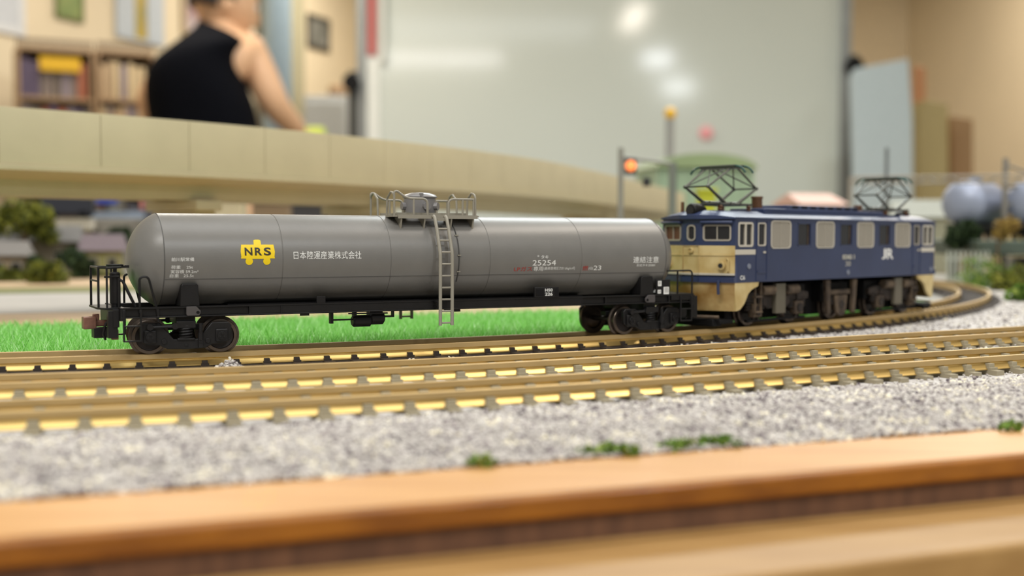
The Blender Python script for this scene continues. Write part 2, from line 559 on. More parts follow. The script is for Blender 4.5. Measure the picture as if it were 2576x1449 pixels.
ico = bmesh.new()
bmesh.ops.create_icosphere(ico, subdivisions=1, radius=1.0)
ICO_V = np.array([tuple(v.co) for v in ico.verts]); ICO_F = np.array([[v.index for v in f.verts] for f in ico.faces])
ico.free()
def stones(P, size):
    """P (n,3) centres, size (n,) radii -> verts, faces"""
    n = len(P)
    k = len(ICO_V)
    jit = 1 + rng.uniform(-0.32, 0.32, (n, k, 1))
    V = ICO_V[None] * jit * np.stack([rng.uniform(0.7, 1.3, n), rng.uniform(0.7, 1.3, n), rng.uniform(0.55, 1.0, n)], 1)[:, None, :]
    a = rng.uniform(0, 6.28, n)
    ca, sa = np.cos(a), np.sin(a)
    X = V[..., 0] * ca[:, None] - V[..., 1] * sa[:, None]
    Y = V[..., 0] * sa[:, None] + V[..., 1] * ca[:, None]
    tl = rng.uniform(-0.8, 0.8, n)
    ct, st = np.cos(tl), np.sin(tl)
    Z = V[..., 2] * ct[:, None] + X * st[:, None]
    X = X * ct[:, None] - V[..., 2] * st[:, None]
    V = np.stack([X, Y, Z], -1) * size[:, None, None] + P[:, None, :]
    F = ICO_F[None] + (np.arange(n) * k)[:, None, None]
    return V.reshape(-1, 3), F.reshape(-1, 3)
NF, NB2 = 72000, 40000
N0 = NF + NB2
a = np.concatenate([rng.uniform(-70, 190, NF), rng.uniform(-110, 360, NB2)])
c = np.concatenate([rng.uniform(13.7, 42, NF), rng.uniform(34, 260, NB2)])
P = np.array(W0)[None] + a[:, None] * np.array(WD)[None] + c[:, None] * np.array(WN)[None]
s1, s2, s3 = off_track(P, R1), off_track(P, R2), off_track(P, R3)
keep = (s1 > -8.5) & (np.abs(s1) > 7.0) & (np.abs(s2) > 6.3) & (np.abs(s3) > 6.3)
under1 = (np.abs(s1) < 8.4) & (np.sin(P[:, 0] * 0.13 + 2.0) < 0.2)
keep &= ~(under1 & (rng.random(N0) < 0.8))
xs, ys = P[:, 0], P[:, 1]
keep &= np.abs(xs) < 0.5 * ys + 10
P = P[keep]; s1 = s1[keep]; c = c[keep]
z = np.array([gz(x, y) for x, y in P])
sz = rng.uniform(0.14, 0.32, len(P)) * np.where(rng.random(len(P)) < 0.05, 1.5, 1.0)
mound = 0.0
z = z + rng.uniform(-0.05, 0.22, len(P)) + mound
V, F = stones(np.column_stack([P, z]), sz)
o = big('gravel', V, F, M['stones'])
tag(o, 'loose pale grey ballast gravel spread between and before the tracks', 'gravel', kind='stuff')

# the small heap of ballast against the dark sleepers
hp = at(577, 921, 186.5)
n = 220
r_ = rng.random(n) ** 0.6 * 2.2
an = rng.uniform(0, 6.28, n)
V, F = stones(np.column_stack([hp[0] + r_ * np.cos(an), 186.5 + 0.8 * r_ * np.sin(an), -2.1 + (2.2 - r_) * 0.75 * rng.random(n)]), rng.uniform(0.16, 0.3, n))
o = big('gravel_heap', V, F, M['stones'])
tag(o, 'small heap of grey gravel spilled against the dark sleepers', 'gravel', kind='stuff')

# green scraps of turf along the wooden edge
def leaves(C, R, n, size, seed=1, squash=(1, 1, 1), flat=0.0):
    """n leaf quads scattered in ellipsoid lumps C list of (x,y,z,r)"""
    r2 = np.random.default_rng(seed)
    C = np.asarray(C, float)
    k = r2.integers(0, len(C), n)
    d = r2.normal(size=(n, 3)); d /= np.linalg.norm(d, axis=1)[:, None]
    P = C[k, :3] + d * (C[k, 3] * r2.random(n) ** 0.33)[:, None] * np.array(squash)
    u = r2.normal(size=(n, 3)); u /= np.linalg.norm(u, axis=1)[:, None]
    v = np.cross(u, r2.normal(size=(n, 3))); v /= np.linalg.norm(v, axis=1)[:, None]
    s = (size * r2.uniform(0.6, 1.4, n))[:, None]
    V = np.stack([P - u * s, P + v * s * 0.5, P + u * s, P - v * s * 0.5], 1).reshape(-1, 3)
    F = np.arange(n * 4).reshape(-1, 4)
    return V, F
cl = []
for x, y in ((1480, 1136), (1530, 1131), (1570, 1133), (1690, 1122), (1725, 1118), (1790, 1112), (1830, 1112), (1210, 1160), (2545, 1072)):
    q = Vector(at(x, y, 100)); 
    k = (CAM_H + 3.4) / (CAM_H - q.z)
    cl.append((q.x * k, q.y * k, -3.4, 1.1))
V, F = leaves(cl, 1, 500, 0.5, 3, (1.5, 0.6, 0.6))
o = big('turf_scraps', V, F, M['foliage_bright'])
tag(o, 'scraps of green turf along the edge of the wooden moulding', 'grass', kind='stuff')

# ------------------------------------------------------------------ tracks
def sweep(path, prof, side, closed=True):
    v, f = [], []
    n = len(prof)
    for (p, h) in path:
        nr = Vector((math.sin(h), -math.cos(h)))          # towards the camera
        for (a, z) in prof:
            q = p + nr * (side + a)
            v.append((q.x, q.y, z))
    for i in range(len(path) - 1):
        for k in range(n):
            k2 = (k + 1) % n
            f.append((i * n + k, i * n + k2, (i + 1) * n + k2, (i + 1) * n + k))
    f.append(tuple(range(n))); f.append(tuple((len(path) - 1) * n + k for k in range(n)))
    return G().raw(v, f)
HALF_RAIL = [(0.30, 0.0), (0.38, -0.06), (0.40, -0.82), (0.2, -0.98), (0.2, -1.1), (0.72, -1.72), (0.95, -1.85), (0.95, -2.0)]
RAIL = HALF_RAIL + [(-x, z) for x, z in reversed(HALF_RAIL)]
def make_rail(path, side, parent):
    o = obj('rail', sweep(path, RAIL, side), M['brass'], parent, smooth=25)
    o.data.materials.append(M['rail_head'])
    for p in o.data.polygons:                              # matte beige head, brass web and foot
        if min(o.data.vertices[i].co.z for i in p.vertices) > -0.9 * S:
            p.material_index = 1
    return o
sl_dark = G().box(-0.85, 0.85, -8.2, 8.2, -3.4, -2.0).mesh('sleeper', M['sleeper_dark'], 0)
def clip_geo(wd, hh):
    g = G()
    for s_ in (-1, 1):
        g.prism([(-wd / 2, -2.0), (wd / 2, -2.0), (wd / 2 * 0.85, -2.0 + hh), (-wd / 2 * 0.85, -2.0 + hh)], s_ * 0.2, s_ * 1.05)
        g.box(-wd / 2 * 1.2, wd / 2 * 1.2, min(s_ * 0.6, s_ * 1.5), max(s_ * 0.6, s_ * 1.5), -2.0, -2.0 + hh * 0.4)
    return g
clip_dark = clip_geo(1.0, 0.75).mesh('rail_clip', M['sleeper_dark'], 0)
sl_grey = G().prism([(-0.9, -3.4), (0.9, -3.4), (0.8, -2.0), (-0.8, -2.0)], -7.6, 7.6).mesh('sleeper', M['sleeper_grey'], 0)
clip_grey = clip_geo(1.35, 1.0).mesh('rail_clip', M['sleeper_grey'], 0)
def build_track(path, label, sl, clip, spacing, jitter, gauge):
    t = thing('railway_track', label, 'track')
    for s_ in (-gauge, gauge):
        make_rail(path, s_, t)
    acc, nxt = 0.0, 1.0
    for (p, h), (p2, h2) in zip(path, path[1:]):
        L = (p2 - p).length
        while nxt <= acc + L:
            k = (nxt - acc) / L
            q, hh = p.lerp(p2, k), h + (h2 - h) * k
            if abs(q.x) < 0.62 * q.y + 20:
                so = link('sleeper', sl, t)
                so.location = (q.x * S, q.y * S, 0)
                so.rotation_euler = (0, 0, hh + random.uniform(-jitter, jitter))
                for s_ in (-gauge, gauge):
                    co = link('rail_clip', clip, so)
                    co.location = (0, s_ * S, 0)
            nxt += spacing
        acc += L
    return t
t = build_track(PATHS[0], 'curved brass-railed track on dark brown sleepers, carrying the train', sl_dark, clip_dark, 4.9, 0.02, 4.85)
for s_ in (-4.85, 4.85):                                   # plastic webbing that joins the sleepers under each rail
    obj('webbing', sweep(PATHS[0], [(-1.5, -3.2), (1.5, -3.2), (1.5, -2.1), (-1.5, -2.1)], s_), M['sleeper_dark'], t)
build_track(PATHS[1], 'brass-railed track on pale grey sleepers, next to the train track', sl_grey, clip_grey, 4.9, 0.008, 4.85)
build_track(PATHS[2], 'brass-railed track on pale grey sleepers, nearest to the wooden edge', sl_grey, clip_grey, 5.15, 0.008, 4.85)

# ------------------------------------------------------------------ artificial grass mat
GB0, GB1 = Vector((-104.5, 260.4)), Vector((11.7, 309.3))        # line of its far edge
GD = (GB1 - GB0).normalized(); GN = Vector((-GD.y, GD.x))
mat_t = thing('grass_mat', 'bright green artificial grass mat behind the tank wagon', 'mat')
gp = []
NB = 150000
ax = rng.uniform(-50, 290, NB); ay = rng.uniform(-110, 0, NB)
P = np.array(GB0)[None] + ax[:, None] * np.array(GD) + ay[:, None] * np.array(GN)
s1 = off_track(P, R1)
keep = (s1 < -8.9) & (np.abs(P[:, 0]) < 0.5 * P[:, 1] + 10) & (P[:, 0] < 128)
# thin out what the first rows hide
P = P[keep]; s1 = s1[keep]
n = len(P)
hgt = rng.uniform(2.8, 4.9, n); wdt = rng.uniform(0.08, 0.16, n)
tuft = np.sin(P[:, 0] * 0.9) * np.cos(P[:, 1] * 1.1)
ang = rng.uniform(0, 6.28, n)
lean = rng.uniform(0.2, 1.6, n) + 0.5 * (tuft > 0.3)
ld = rng.uniform(0, 6.28, n)
bx = np.column_stack([np.cos(ang), np.sin(ang), np.zeros(n)]) * wdt[:, None]
B = np.column_stack([P, np.full(n, -4.0)])
L1 = np.column_stack([np.cos(ld), np.sin(ld), np.zeros(n)])
Mid = B + L1 * (lean * 0.5)[:, None] + np.array([0, 0, 1])[None] * (hgt * 0.6)[:, None]
Top = B + L1 * (lean * 1.5)[:, None] + np.array([0, 0, 1])[None] * hgt[:, None]
V = np.stack([B - bx, B + bx, Mid - bx * 0.9, Mid + bx * 0.9, Top], 1).reshape(-1, 3)
k = np.arange(n)[:, None] * 5
F = np.concatenate([k + np.array([[0, 1, 3]]), k + np.array([[0, 3, 2]]), k + np.array([[2, 3, 4]])], 0)
o = big('grass_pile', V, F, M['grass'], mat_t, True)
o['kind'] = 'stuff'
poly = []
phi_end = 20.0
while (circ_pt(R1 - 9.2, rad(phi_end)) - GB0).dot(GN) < -3 and phi_end < 80:
    phi_end += 0.5
poly = [tuple(circ_pt(R1 - 9.2, rad(a))) for a in np.linspace(8, phi_end, 30)] + [tuple(GB0 - GD * 50)]
obj('backing', G().hprism(poly, -4.2, -3.2), M['grass_base'], mat_t)

# ------------------------------------------------------------------ the tank wagon (local x along the train, -y to the camera, z up from rail top)
WTH = 0.4798
WC = (-15.5248, 213.2007)
BL = 87.093
YAW = math.asin(BL / 2 / R1)
TR, TZ, HB = 7.6, 15.07, 46.42
wag = thing('tank_wagon', 'dark grey bogie tank wagon with yellow emblem, coupled before the blue locomotive', 'wagon', (WC[0], WC[1], 0), WTH)

g = G()
prof = []
AM = rad(70)
for i in range(15):
    a = AM * i / 14
    prof.append((TR * math.sin(a) / math.sin(AM) if i else 0.0, -HB - 4.45 * (math.cos(a) - math.cos(AM)) / (1 - math.cos(AM))))
prof += [(TR, -HB + 0.001)]
for k in range(1, 5):                       # recessed ring seams
    x = -HB + k * 2 * HB / 5
    prof += [(TR, x - 0.09), (TR - 0.07, x - 0.04), (TR - 0.07, x + 0.04), (TR, x + 0.09)]
prof += [(TR, HB)] + [(r, -h) for r, h in reversed(prof[:15])]
# weld rings that part the domed ends from the barrel
out = []
for (r, h) in prof:
    out.append((r, h))
    if abs(h + HB) < 0.01 and r > TR - 0.01 and h < 0:
        out += [(TR - 0.1, -HB + 0.06), (TR - 0.1, -HB + 0.14), (TR, -HB + 0.2)]
prof = out
g.lathe(prof, (0, 0, TZ), 'x', 96)
tank = obj('tank', g, M['tank_grey'], wag, smooth=12)
# the lengthwise seam low on the near and far side, and the walkway strip line
def on_tank(z, off=0.0, side=-1):
    return side * math.sqrt(max(0.01, (TR + off) ** 2 - (z - TZ) ** 2))
for e in (-1, 1):
    obj('tank_seam', G().tube([(e * HB, TR * math.sin(i * 0.0873), TZ + TR * math.cos(i * 0.0873)) for i in range(72)], 0.07, 6, True), M['tank_seam'], tank)
for sd in (-1, 1):
    z0 = 12.02
    obj('tank_seam', G().tube([(-HB + 0.15, on_tank(z0, 0, sd), z0), (HB - 0.15, on_tank(z0, 0, sd), z0)], 0.055, 6), M['tank_seam'], tank)
# conduit with three clamps to the right of the ladder
pts = []
for i in range(22):
    a = rad(18 + 78 * i / 21 * 1.35)
    pts.append((3.2 + 0.0 * i, -(TR + 0.1) * math.sin(a), TZ + (TR + 0.1) * math.cos(a)))
cd = obj('conduit', G().tube(pts, 0.09, 6), M['tank_seam'], tank)
for a in (58, 86, 108):
    a = rad(a)
    p = (3.2, -(TR + 0.12) * math.sin(a), TZ + (TR + 0.12) * math.cos(a))
    obj('clamp', G().box(p[0] - 0.32, p[0] + 0.32, p[1] - 0.1, p[1] + 0.1, p[2] - 0.1, p[2] + 0.1), M['fitting_grey'], wag)

# printing on the near side of the tank
def tank_fn(x, z):
    return (x, on_tank(z, 0.035), z)
def tank_text(body, x0, x1, zc, h, m, bold=0.0, off=0.035):
    v, f = text_geo(body, bold)
    v = [(x0 + p[0] * (x1 - x0), zc - h / 2 + p[1] * h) for p in v]
    return planar('lettering', v, f, m, tank, lambda x, z: (x, on_tank(z, off), z), 0.4)
def gon(cx, cz, r, a0, a1, n):
    return [(cx + r * math.cos(rad(a0 + (a1 - a0) * i / n)), cz + r * math.sin(rad(a0 + (a1 - a0) * i / n))) for i in range(n + 1)]
# emblem: a little yellow tank wagon, one outline
LX, LB, LT = -31.93, 15.3, 17.55
outl = [(LX - 2.72, LB + 0.15), (LX - 2.72, LB - 0.02), (LX - 2.0, LB - 0.02)]
outl += gon(LX - 1.42, LB - 0.48, 0.6, 140, 400, 14) + gon(LX + 1.42, LB - 0.48, 0.6, 140, 400, 14)
outl += [(LX + 2.0, LB - 0.02), (LX + 2.72, LB - 0.02), (LX + 2.72, LB + 0.15)]
outl += [(LX + 2.66, LB + 0.2), (LX + 2.76, LB + 1.1), (LX + 2.6, LT)]
outl += [(LX + 0.6, LT), (LX + 0.56, LT + 0.7), (LX + 0.3, LT + 0.82), (LX - 0.3, LT + 0.82), (LX - 0.56, LT + 0.7), (LX - 0.6, LT), (LX - 2.6, LT), (LX - 2.76, LT - 1.15), (LX - 2.66, LB + 0.2)]
planar('emblem', outl, [tuple(range(len(outl)))], M['yellow_print'], tank, tank_fn, 0.25)
tank_text('N', LX - 2.12, LX - 0.88, 16.42, 1.3, M['black_print'], 0.03, 0.06)
tank_text('R', LX - 0.5, LX + 0.68, 16.42, 1.3, M['black_print'], 0.03, 0.06)
tank_text('S', LX + 0.95, LX + 2.12, 16.42, 1.34, M['black_print'], 0.03, 0.06)
tank_text('日本陸運産業株式会社', -26.12, -14.6, 15.77, 1.33, M['white_print'])
tank_text('前川駅常備', -45.4, -41.95, 15.2, 0.62, M['white_print'])
tank_text('荷重    25t', -45.45, -42.15, 13.97, 0.56, M['white_print'])
tank_text('実容積 59.2m³', -45.5, -41.3, 13.25, 0.58, M['white_print'])
tank_text('自重   25.5t', -45.6, -41.95, 12.6, 0.56, M['white_print'])
tank_text('*', 18.55, 19.0, 15.38, 0.36, M['white_print'])
tank_text('タキ', 19.35, 20.85, 15.2, 0.66, M['white_print'])
tank_text('25254', 17.66, 22.42, 14.12, 1.0, M['white_print'])
tank_text('LPガス', 14.05, 17.72, 13.02, 0.82, M['red_print'])
tank_text('専用', 17.98, 19.9, 13.02, 0.86, M['white_print'])
tank_text('(最高使用圧力21.6kg/c㎡)', 20.05, 26.5, 13.04, 0.66, M['white_print'])
tank_text('燃', 28.16, 29.3, 13.02, 0.92, M['red_print'])
tank_text('(G)', 29.45, 30.35, 12.92, 0.6, M['white_print'])
tank_text('23', 30.5, 32.1, 13.05, 0.86, M['white_print'])
tank_text('連結注意', 38.97, 44.7, 14.52, 1.25, M['white_print'])
tank_text('形式タキ25000', 39.85, 43.95, 13.46, 0.52, M['white_print'])

# ---- valve dome, platform, railings, ladder
DX = -0.95
g = G().lathe([(2.85, 22.2), (2.9, 24.0), (2.85, 25.6), (2.78, 25.9), (3.02, 25.95), (3.05, 26.15), (2.7, 26.5), (1.6, 26.85), (0, 26.98)], (DX, 0, 0), 'z', 48)
dome = obj('valve_dome', g, M['dome_grey'], wag, smooth=30)
for a in (-90, 0, 90, 180, -45):
    c, s_ = math.cos(rad(a)), math.sin(rad(a))
    p0 = (DX + 2.6 * c, 2.6 * s_, 24.4); p1 = (DX + 3.45 * c, 3.45 * s_, 24.4)
    g = G().tube([p0, p1], 0.72, 10)
    obj('flange', g, M['dome_grey'], dome)
obj('hinge', G().box(DX - 1.1, DX - 0.5, -2.9, -2.3, 26.0, 26.75), M['dome_grey'], dome, 0.08)

PZ = 22.55
PX = 7.45
g = G()
NY, FY = -6.05, 6.05
plat_pieces = [(-PX, PX, NY, -3.6), (-PX, PX, 3.6, FY), (-PX, -4.6, -3.6, 3.6), (3.0, PX, -3.6, 3.6)]
for (a, b, c, d) in plat_pieces:
    g.box(a, b, c, d, PZ - 0.14, PZ + 0.14)
g.box(-PX, PX, NY - 0.05, NY + 0.12, PZ - 0.45, PZ + 0.2)
g.box(-PX, PX, FY - 0.12, FY + 0.05, PZ - 0.45, PZ + 0.2)
plat = obj('platform', g, M['fitting_grey'], wag, smooth=20)
# checker studs along the boards
g = G()
for i in range(52):
    x = -PX + 0.25 + i * 0.285
    for y in (NY + 0.5, NY + 1.3, NY + 2.1, FY - 0.5, FY - 1.3, FY - 2.1):
        g.box(x - 0.07, x + 0.07, y - 0.07, y + 0.07, PZ + 0.13, PZ + 0.24)
o = obj('studs', g, M['fitting_grey'], plat, smooth=0); o['kind'] = 'stuff'
g = G().box(-6.9, 6.2, -3.95, -3.6, PZ + 0.1, PZ + 0.62).box(-6.9, 6.2, 3.6, 3.95, PZ + 0.1, PZ + 0.62)
obj('kick_board', g, M['fitting_grey'], plat)
for x in (-6.75, -2.45, 2.55, 6.75):
    for sd in (-1, 1):
        y0, y1 = 5.9 * sd, 3.0 * sd
        g = G()
        za = TZ + math.sqrt(TR * TR - y1 * y1)
        g.raw([(x - 0.13, y0, PZ - 0.2), (x - 0.13, y0, PZ - 0.6), (x - 0.13, 5.4 * sd, TZ + math.sqrt(TR ** 2 - 5.4 ** 2) - 0.25), (x - 0.13, y1, za - 0.3), (x - 0.13, y1, PZ - 0.2)] +
              [(x + 0.13, y0, PZ - 0.2), (x + 0.13, y0, PZ - 0.6), (x + 0.13, 5.4 * sd, TZ + math.sqrt(TR ** 2 - 5.4 ** 2) - 0.25), (x + 0.13, y1, za - 0.3), (x + 0.13, y1, PZ - 0.2)],
              [(0, 1, 2, 3, 4), (9, 8, 7, 6, 5), (0, 5, 6, 1), (1, 6, 7, 2), (2, 7, 8, 3), (3, 8, 9, 4), (4, 9, 5, 0)])
        obj('bracket', g, M['fitting_grey'], plat, smooth=0)

def arc3(p0, corner, p1, n=6):
    """quadratic bend between p0 and p1"""
    p0, c, p1 = Vector(p0), Vector(corner), Vector(p1)
    return [p0 * (1 - t) ** 2 + c * 2 * t * (1 - t) + p1 * t * t for t in [i / n for i in range(n + 1)]]
RR = 0.2
RT = 25.62                                   # top rail height
for sd in (-1, 1):
    y = 5.7 * sd
    rl = obj('railing', G(), M['fitting_grey'], wag) if False else None
    # left half: swept-up end, runs to a bent-down post near the dome
    g = G()
    pts = [(-8.0, y, PZ), (-8.0, y, 26.0)] + arc3((-8.0, y, 26.0), (-8.2, y, 26.95), (-7.5, y, 26.85)) + arc3((-7.2, y, 26.7), (-5.9, y, 25.6), (-4.7, y, RT))
    pts += [(-3.2, y, RT)] + arc3((-2.9, y, RT), (-1.95, y, RT), (-1.9, y, RT - 1.0)) + [(-1.9, y, PZ)]
    g.tube(pts, RR, 8)
    r0 = obj('railing', g, M['fitting_grey'], wag)
    obj('post', G().tube([(-4.45, y, PZ), (-4.45, y, RT)], RR, 8), M['fitting_grey'], r0)
    # right half
    g = G()
    pts = [(2.05, y, PZ), (2.05, y, RT - 1.0)] + arc3((2.05, y, RT - 0.9), (2.1, y, RT), (3.1, y, RT)) + [(6.9, y, RT)]
    g.tube(pts, RR, 8)
    r1 = obj('railing', g, M['fitting_grey'], wag)
    for x in (4.75, 6.85):
        obj('post', G().tube([(x, y, PZ), (x, y, RT)], RR, 8), M['fitting_grey'], r1)
# end hoops: raised pointed ends, seen at both ends of the platform
for x, dx in ((-8.0, -1), (7.2, 1)):
    g = G()
    for sd in (-1, 1):
        y = 5.7 * sd
        g.tube([(x, y, PZ - 0.1), (x, y, RT)] + arc3((x, y, RT + 0.1), (x, y * 0.98, RT + 1.0), (x, y * 0.72, RT + 1.15)) + [(x, y * 0.42, RT + 0.1), (x, y * 0.38, PZ)], RR * 0.95, 8)
    obj('end_railing', g, M['fitting_grey'], wag)
    for sd in (-1, 1):
        obj('end_board', G().box(min(x, x + 0.6), max(x, x + 0.6), min(2.1 * sd, 5.85 * sd), max(2.1 * sd, 5.85 * sd), PZ - 0.16, PZ + 0.1) if dx > 0 else G().box(x - 0.25, -PX + 0.1, min(2.1 * sd, 5.85 * sd), max(2.1 * sd, 5.85 * sd), PZ - 0.16, PZ + 0.1), M['fitting_grey'], plat)

# ladders: near and far side
for sd in (-1, 1):
    LXL, LXR = -1.0, 1.2
    g = G()
    path = [(5.85, 22.4), (6.3, 22.55), (6.75, 22.2), (7.6, 20.4), (9.0, 16.4), (9.15, 15.6), (9.15, 3.3)]
    stiles = []
    for x in (LXL, LXR):
        stiles.append(G().tube([(x + (0.0), y * sd, z) for y, z in path], 0.3, 8))
    lad = obj('ladder', stiles[0], M['fitting_grey'], wag)
    obj('stile', stiles[1], M['fitting_grey'], lad)
    def lad_y(z):
        for (a, b), (c, d) in zip(path, path[1:]):
            if min(b, d) <= z <= max(b, d) and abs(b - d) > 0.3:
                return a + (c - a) * (z - b) / (d - b)
        return path[-1][0]
    for i in range(9):
        z = 3.75 + i * 2.07
        obj('rung', G().tube([(LXL, lad_y(z) * sd, z), (LXR, lad_y(z) * sd, z)], 0.17, 6), M['fitting_grey'], lad)
    obj('rung', G().box(LXL, LXR, min(6.2 * sd, 6.7 * sd), max(6.2 * sd, 6.7 * sd), 21.7, 22.3), M['fitting_grey'], lad)
    for z in (7.4, 6.6):
        obj('stay', G().box(LXL - 0.5, LXL + 0.1, min(7.3 * sd, 9.0 * sd), max(7.3 * sd, 9.0 * sd), z - 0.12, z + 0.12), M['black'], lad)
# step loop seen below the frame, hanging from the far side
g = G()
for x in (-8.15, -6.0):
    g.box(x - 0.22, x + 0.22, 6.9, 7.2, 2.9, 6.2)
g.box(-8.15, -6.0, 6.9, 7.2, 2.95, 3.3); g.box(-8.15, -6.0, 6.9, 7.2, 5.0, 5.3)
obj('step_loop', g, M['fitting_grey'], wag)

# ---- underframe
FL = 53.0
g = G()
for sd in (-1, 1):
    y = 7.35 * sd
    yi = 6.5 * sd
    for z0, z1, ya in ((7.42, 7.68, y), (5.98, 6.2, y), (6.2, 7.42, yi * 1.06)):
        g.box(-FL, FL, min(ya, 6.2 * sd), max(ya, 6.2 * sd), z0, z1)
g.box(-HB, HB, -2.2, 2.2, 5.6, 7.5)
for x in (-FL + 0.4, FL - 0.4):
    g.box(x - 0.4, x + 0.4, -7.35, 7.35, 5.6, 7.68)
for x in (-42.6, 42.6, -20, 0, 20):
    g.box(x - 1.0, x + 1.0, -6.9, 6.9, 6.1, 7.3)
frame = obj('underframe', g, M['black'], wag, 0.06, smooth=20)
g = G()
for sd in (-1, 1):                          # stiffening ribs and the deeper middle part of the sill
    for x in (-33.2, -28.1, -47.4, -50.0, 33.2, 28.1, 47.4):
        g.box(x - 0.13, x + 0.13, min(7.3 * sd, 6.6 * sd), max(7.3 * sd, 6.6 * sd), 6.0, 7.6)
    g.box(-28.1, 28.1, min(7.25 * sd, 6.6 * sd), max(7.25 * sd, 6.6 * sd), 6.2, 7.45)
    g.box(-33.2, -28.1, min(7.2 * sd, 6.6 * sd), max(7.2 * sd, 6.6 * sd), 6.2, 7.45)
obj('ribs', g, M['black'], frame, 0.04)
g = G().box(-36, 30, -4.2, 4.2, 7.4, 7.72)   # floor strip below the tank
obj('deck', g, M['black_dull'], frame)
for x0, x1, z1 in ((-22.2, -20.7, 8.85), (20.7, 22.0, 8.4)):
    obj('tank_stop', G().box(x0, x1, -7.3, -6.9, 7.6, z1), M['black'], wag, 0.05)
for x in (-42.6, 42.3):
    for sd in (-1, 1):
        yn = 7.35 * sd
        g = G()
        poly = [(x - 1.5, 7.7), (x - 1.3, 11.0), (x - 1.1, 11.3), (x + 1.1, 11.3), (x + 1.3, 11.0), (x + 1.5, 7.7)]
        g.prism(poly, min(yn, 3.6 * sd), max(yn, 3.6 * sd))
        sdl = obj('saddle', g, M['black'], wag, 0.1)
        lx = x + (0.4 if x < 0 else 0.55)
        s2 = 1 if x < 0 else -1
        poly = [(lx - 1.0 * s2, 7.66), (lx + 0.5 * s2, 7.66), (lx + 1.15 * s2, 6.95), (lx + 1.1 * s2, 6.45), (lx + 0.85 * s2, 6.2), (lx - 0.9 * s2, 6.2), (lx - 1.05 * s2, 6.5)]
        g = G().prism(poly, min(7.35 * sd, 7.75 * sd), max(7.35 * sd, 7.75 * sd))
        lug = obj('jacking_lug', g, M['lug_grey'], wag, 0.05)
        obj('lug_hole', G().tube([(lx + 0.72 * s2, 7.6 * sd, 6.7), (lx + 0.72 * s2, 7.79 * sd, 6.7)], 0.26, 12), M['black_dull'], lug)
# number plate box on the sill, right part
g = G().box(18.1, 23.1, -7.55, -7.0, 7.7, 9.6)
pb = obj('plate_box', g, M['black'], wag, 0.1)
for x0, x1 in ((18.4, 19.9), (22.2, 22.9)):
    g = G().box(x0, x1, -7.62, -7.5, 8.0, 9.3)
    obj('plate', g, M['black_dull'], pb, 0.05)
def flat_text(body, x0, x1, zc, h, y, m, parent, bold=0.0):
    v, f = text_geo(body, bold)
    v = [(x0 + p[0] * (x1 - x0), zc - h / 2 + p[1] * h) for p in v]
    return planar('lettering', v, f, m, parent, lambda x, z: (x, y, z))
flat_text('H50', 20.2, 21.75, 9.05, 0.55, -7.58, M['white_print'], pb, 0.02)
flat_text('226', 20.2, 21.75, 8.3, 0.58, -7.58, M['white_print'], pb, 0.02)
# label board at the locomotive end
g = G().box(44.4, 47.6, -7.3, -6.9, 7.7, 10.6)
lb = obj('label_board', g, M['black'], wag, 0.08)
obj('card', G().box(44.75, 45.5, -7.42, -7.28, 9.35, 10.35), M['white_print'], lb)
obj('card', G().box(44.7, 45.4, -7.42, -7.28, 7.9, 8.6), M['white_print'], lb)
obj('card', G().box(46.05, 47.2, -7.45, -7.28, 7.75, 9.15), M['white_print'], lb)
flat_text('日', 44.9, 45.3, 9.9, 0.5, -7.44, M['black_print'], lb, 0.01)
flat_text('H', 44.85, 45.25, 8.25, 0.4, -7.44, M['black_print'], lb, 0.01)
flat_text('回', 46.25, 47.0, 8.5, 0.9, -7.47, M['black_print'], lb, 0.0)

# ---- end platform with brake stand (both ends carry railings)
g = G().hprism([(-55.8, -3.2), (-54.8, -5.3), (-52.0, -5.3), (-52.0, 5.3), (-55.8, 5.3)], 7.3, 7.62)
ep = obj('end_platform', g, M['black'], wag, 0.05)
g = G()
xe = -55.5
for y in (-3.0, 5.0):
    g.box(xe - 0.17, xe + 0.17, y - 0.17, y + 0.17, 7.5, 13.95)
g.box(xe - 0.14, xe + 0.14, -3.0, 5.0, 13.75, 14.05)
g.box(xe - 0.12, xe + 0.12, -3.0, 5.0, 11.6, 11.9)
g.box(-54.7, -54.4, -5.15, -4.85, 7.5, 13.95)
g.tube([(xe, -3.0, 13.9), (-54.55, -5.0, 13.9), (-52.4, -5.0, 14.0)], 0.2, 6)
g.tube([(xe, 5.0, 13.9), (-52.4, 5.0, 13.9), (-52.4, 5.0, 7.6)], 0.18, 6)
obj('end_railing', g, M['black'], wag, 0.04)
g = G().lathe([(0.62, 7.5), (0.62, 8.2), (0.8, 8.25), (0.8, 13.0), (0.55, 13.2), (0.3, 13.25), (0.3, 14.2)], (-53.15, -3.6, 0), 'z', 16)
bs = obj('brake_stand', g, M['black'], wag)
g = G().tube([(-53.15 + 1.15 * math.cos(i * 0.5236), -3.6 + 1.15 * math.sin(i * 0.5236), 14.3) for i in range(12)], 0.16, 6, True)
for i in range(4):
    a = i * math.pi / 2 + 0.4
    g.tube([(-53.15, -3.6, 14.3), (-53.15 + 1.15 * math.cos(a), -3.6 + 1.15 * math.sin(a), 14.3)], 0.1, 6)
obj('brake_wheel', g, M['black'], bs)
g = G().tube([(-52.7, -4.4, 7.6), (-52.7, -4.4, 12.3)], 0.26, 8)
g.tube([(-52.7, -4.4, 12.1), (-52.1, -4.5, 11.7), (-50.4, -5.0, 7.7)], 0.24, 8)
g.tube([(-54.9, -4.9, 12.5), (-52.7, -4.4, 12.5)], 0.16, 6)
g.box(-52.3, -51.0, -3.6, -2.7, 13.85, 14.25)
obj('brake_bracket', g, M['black'], bs)
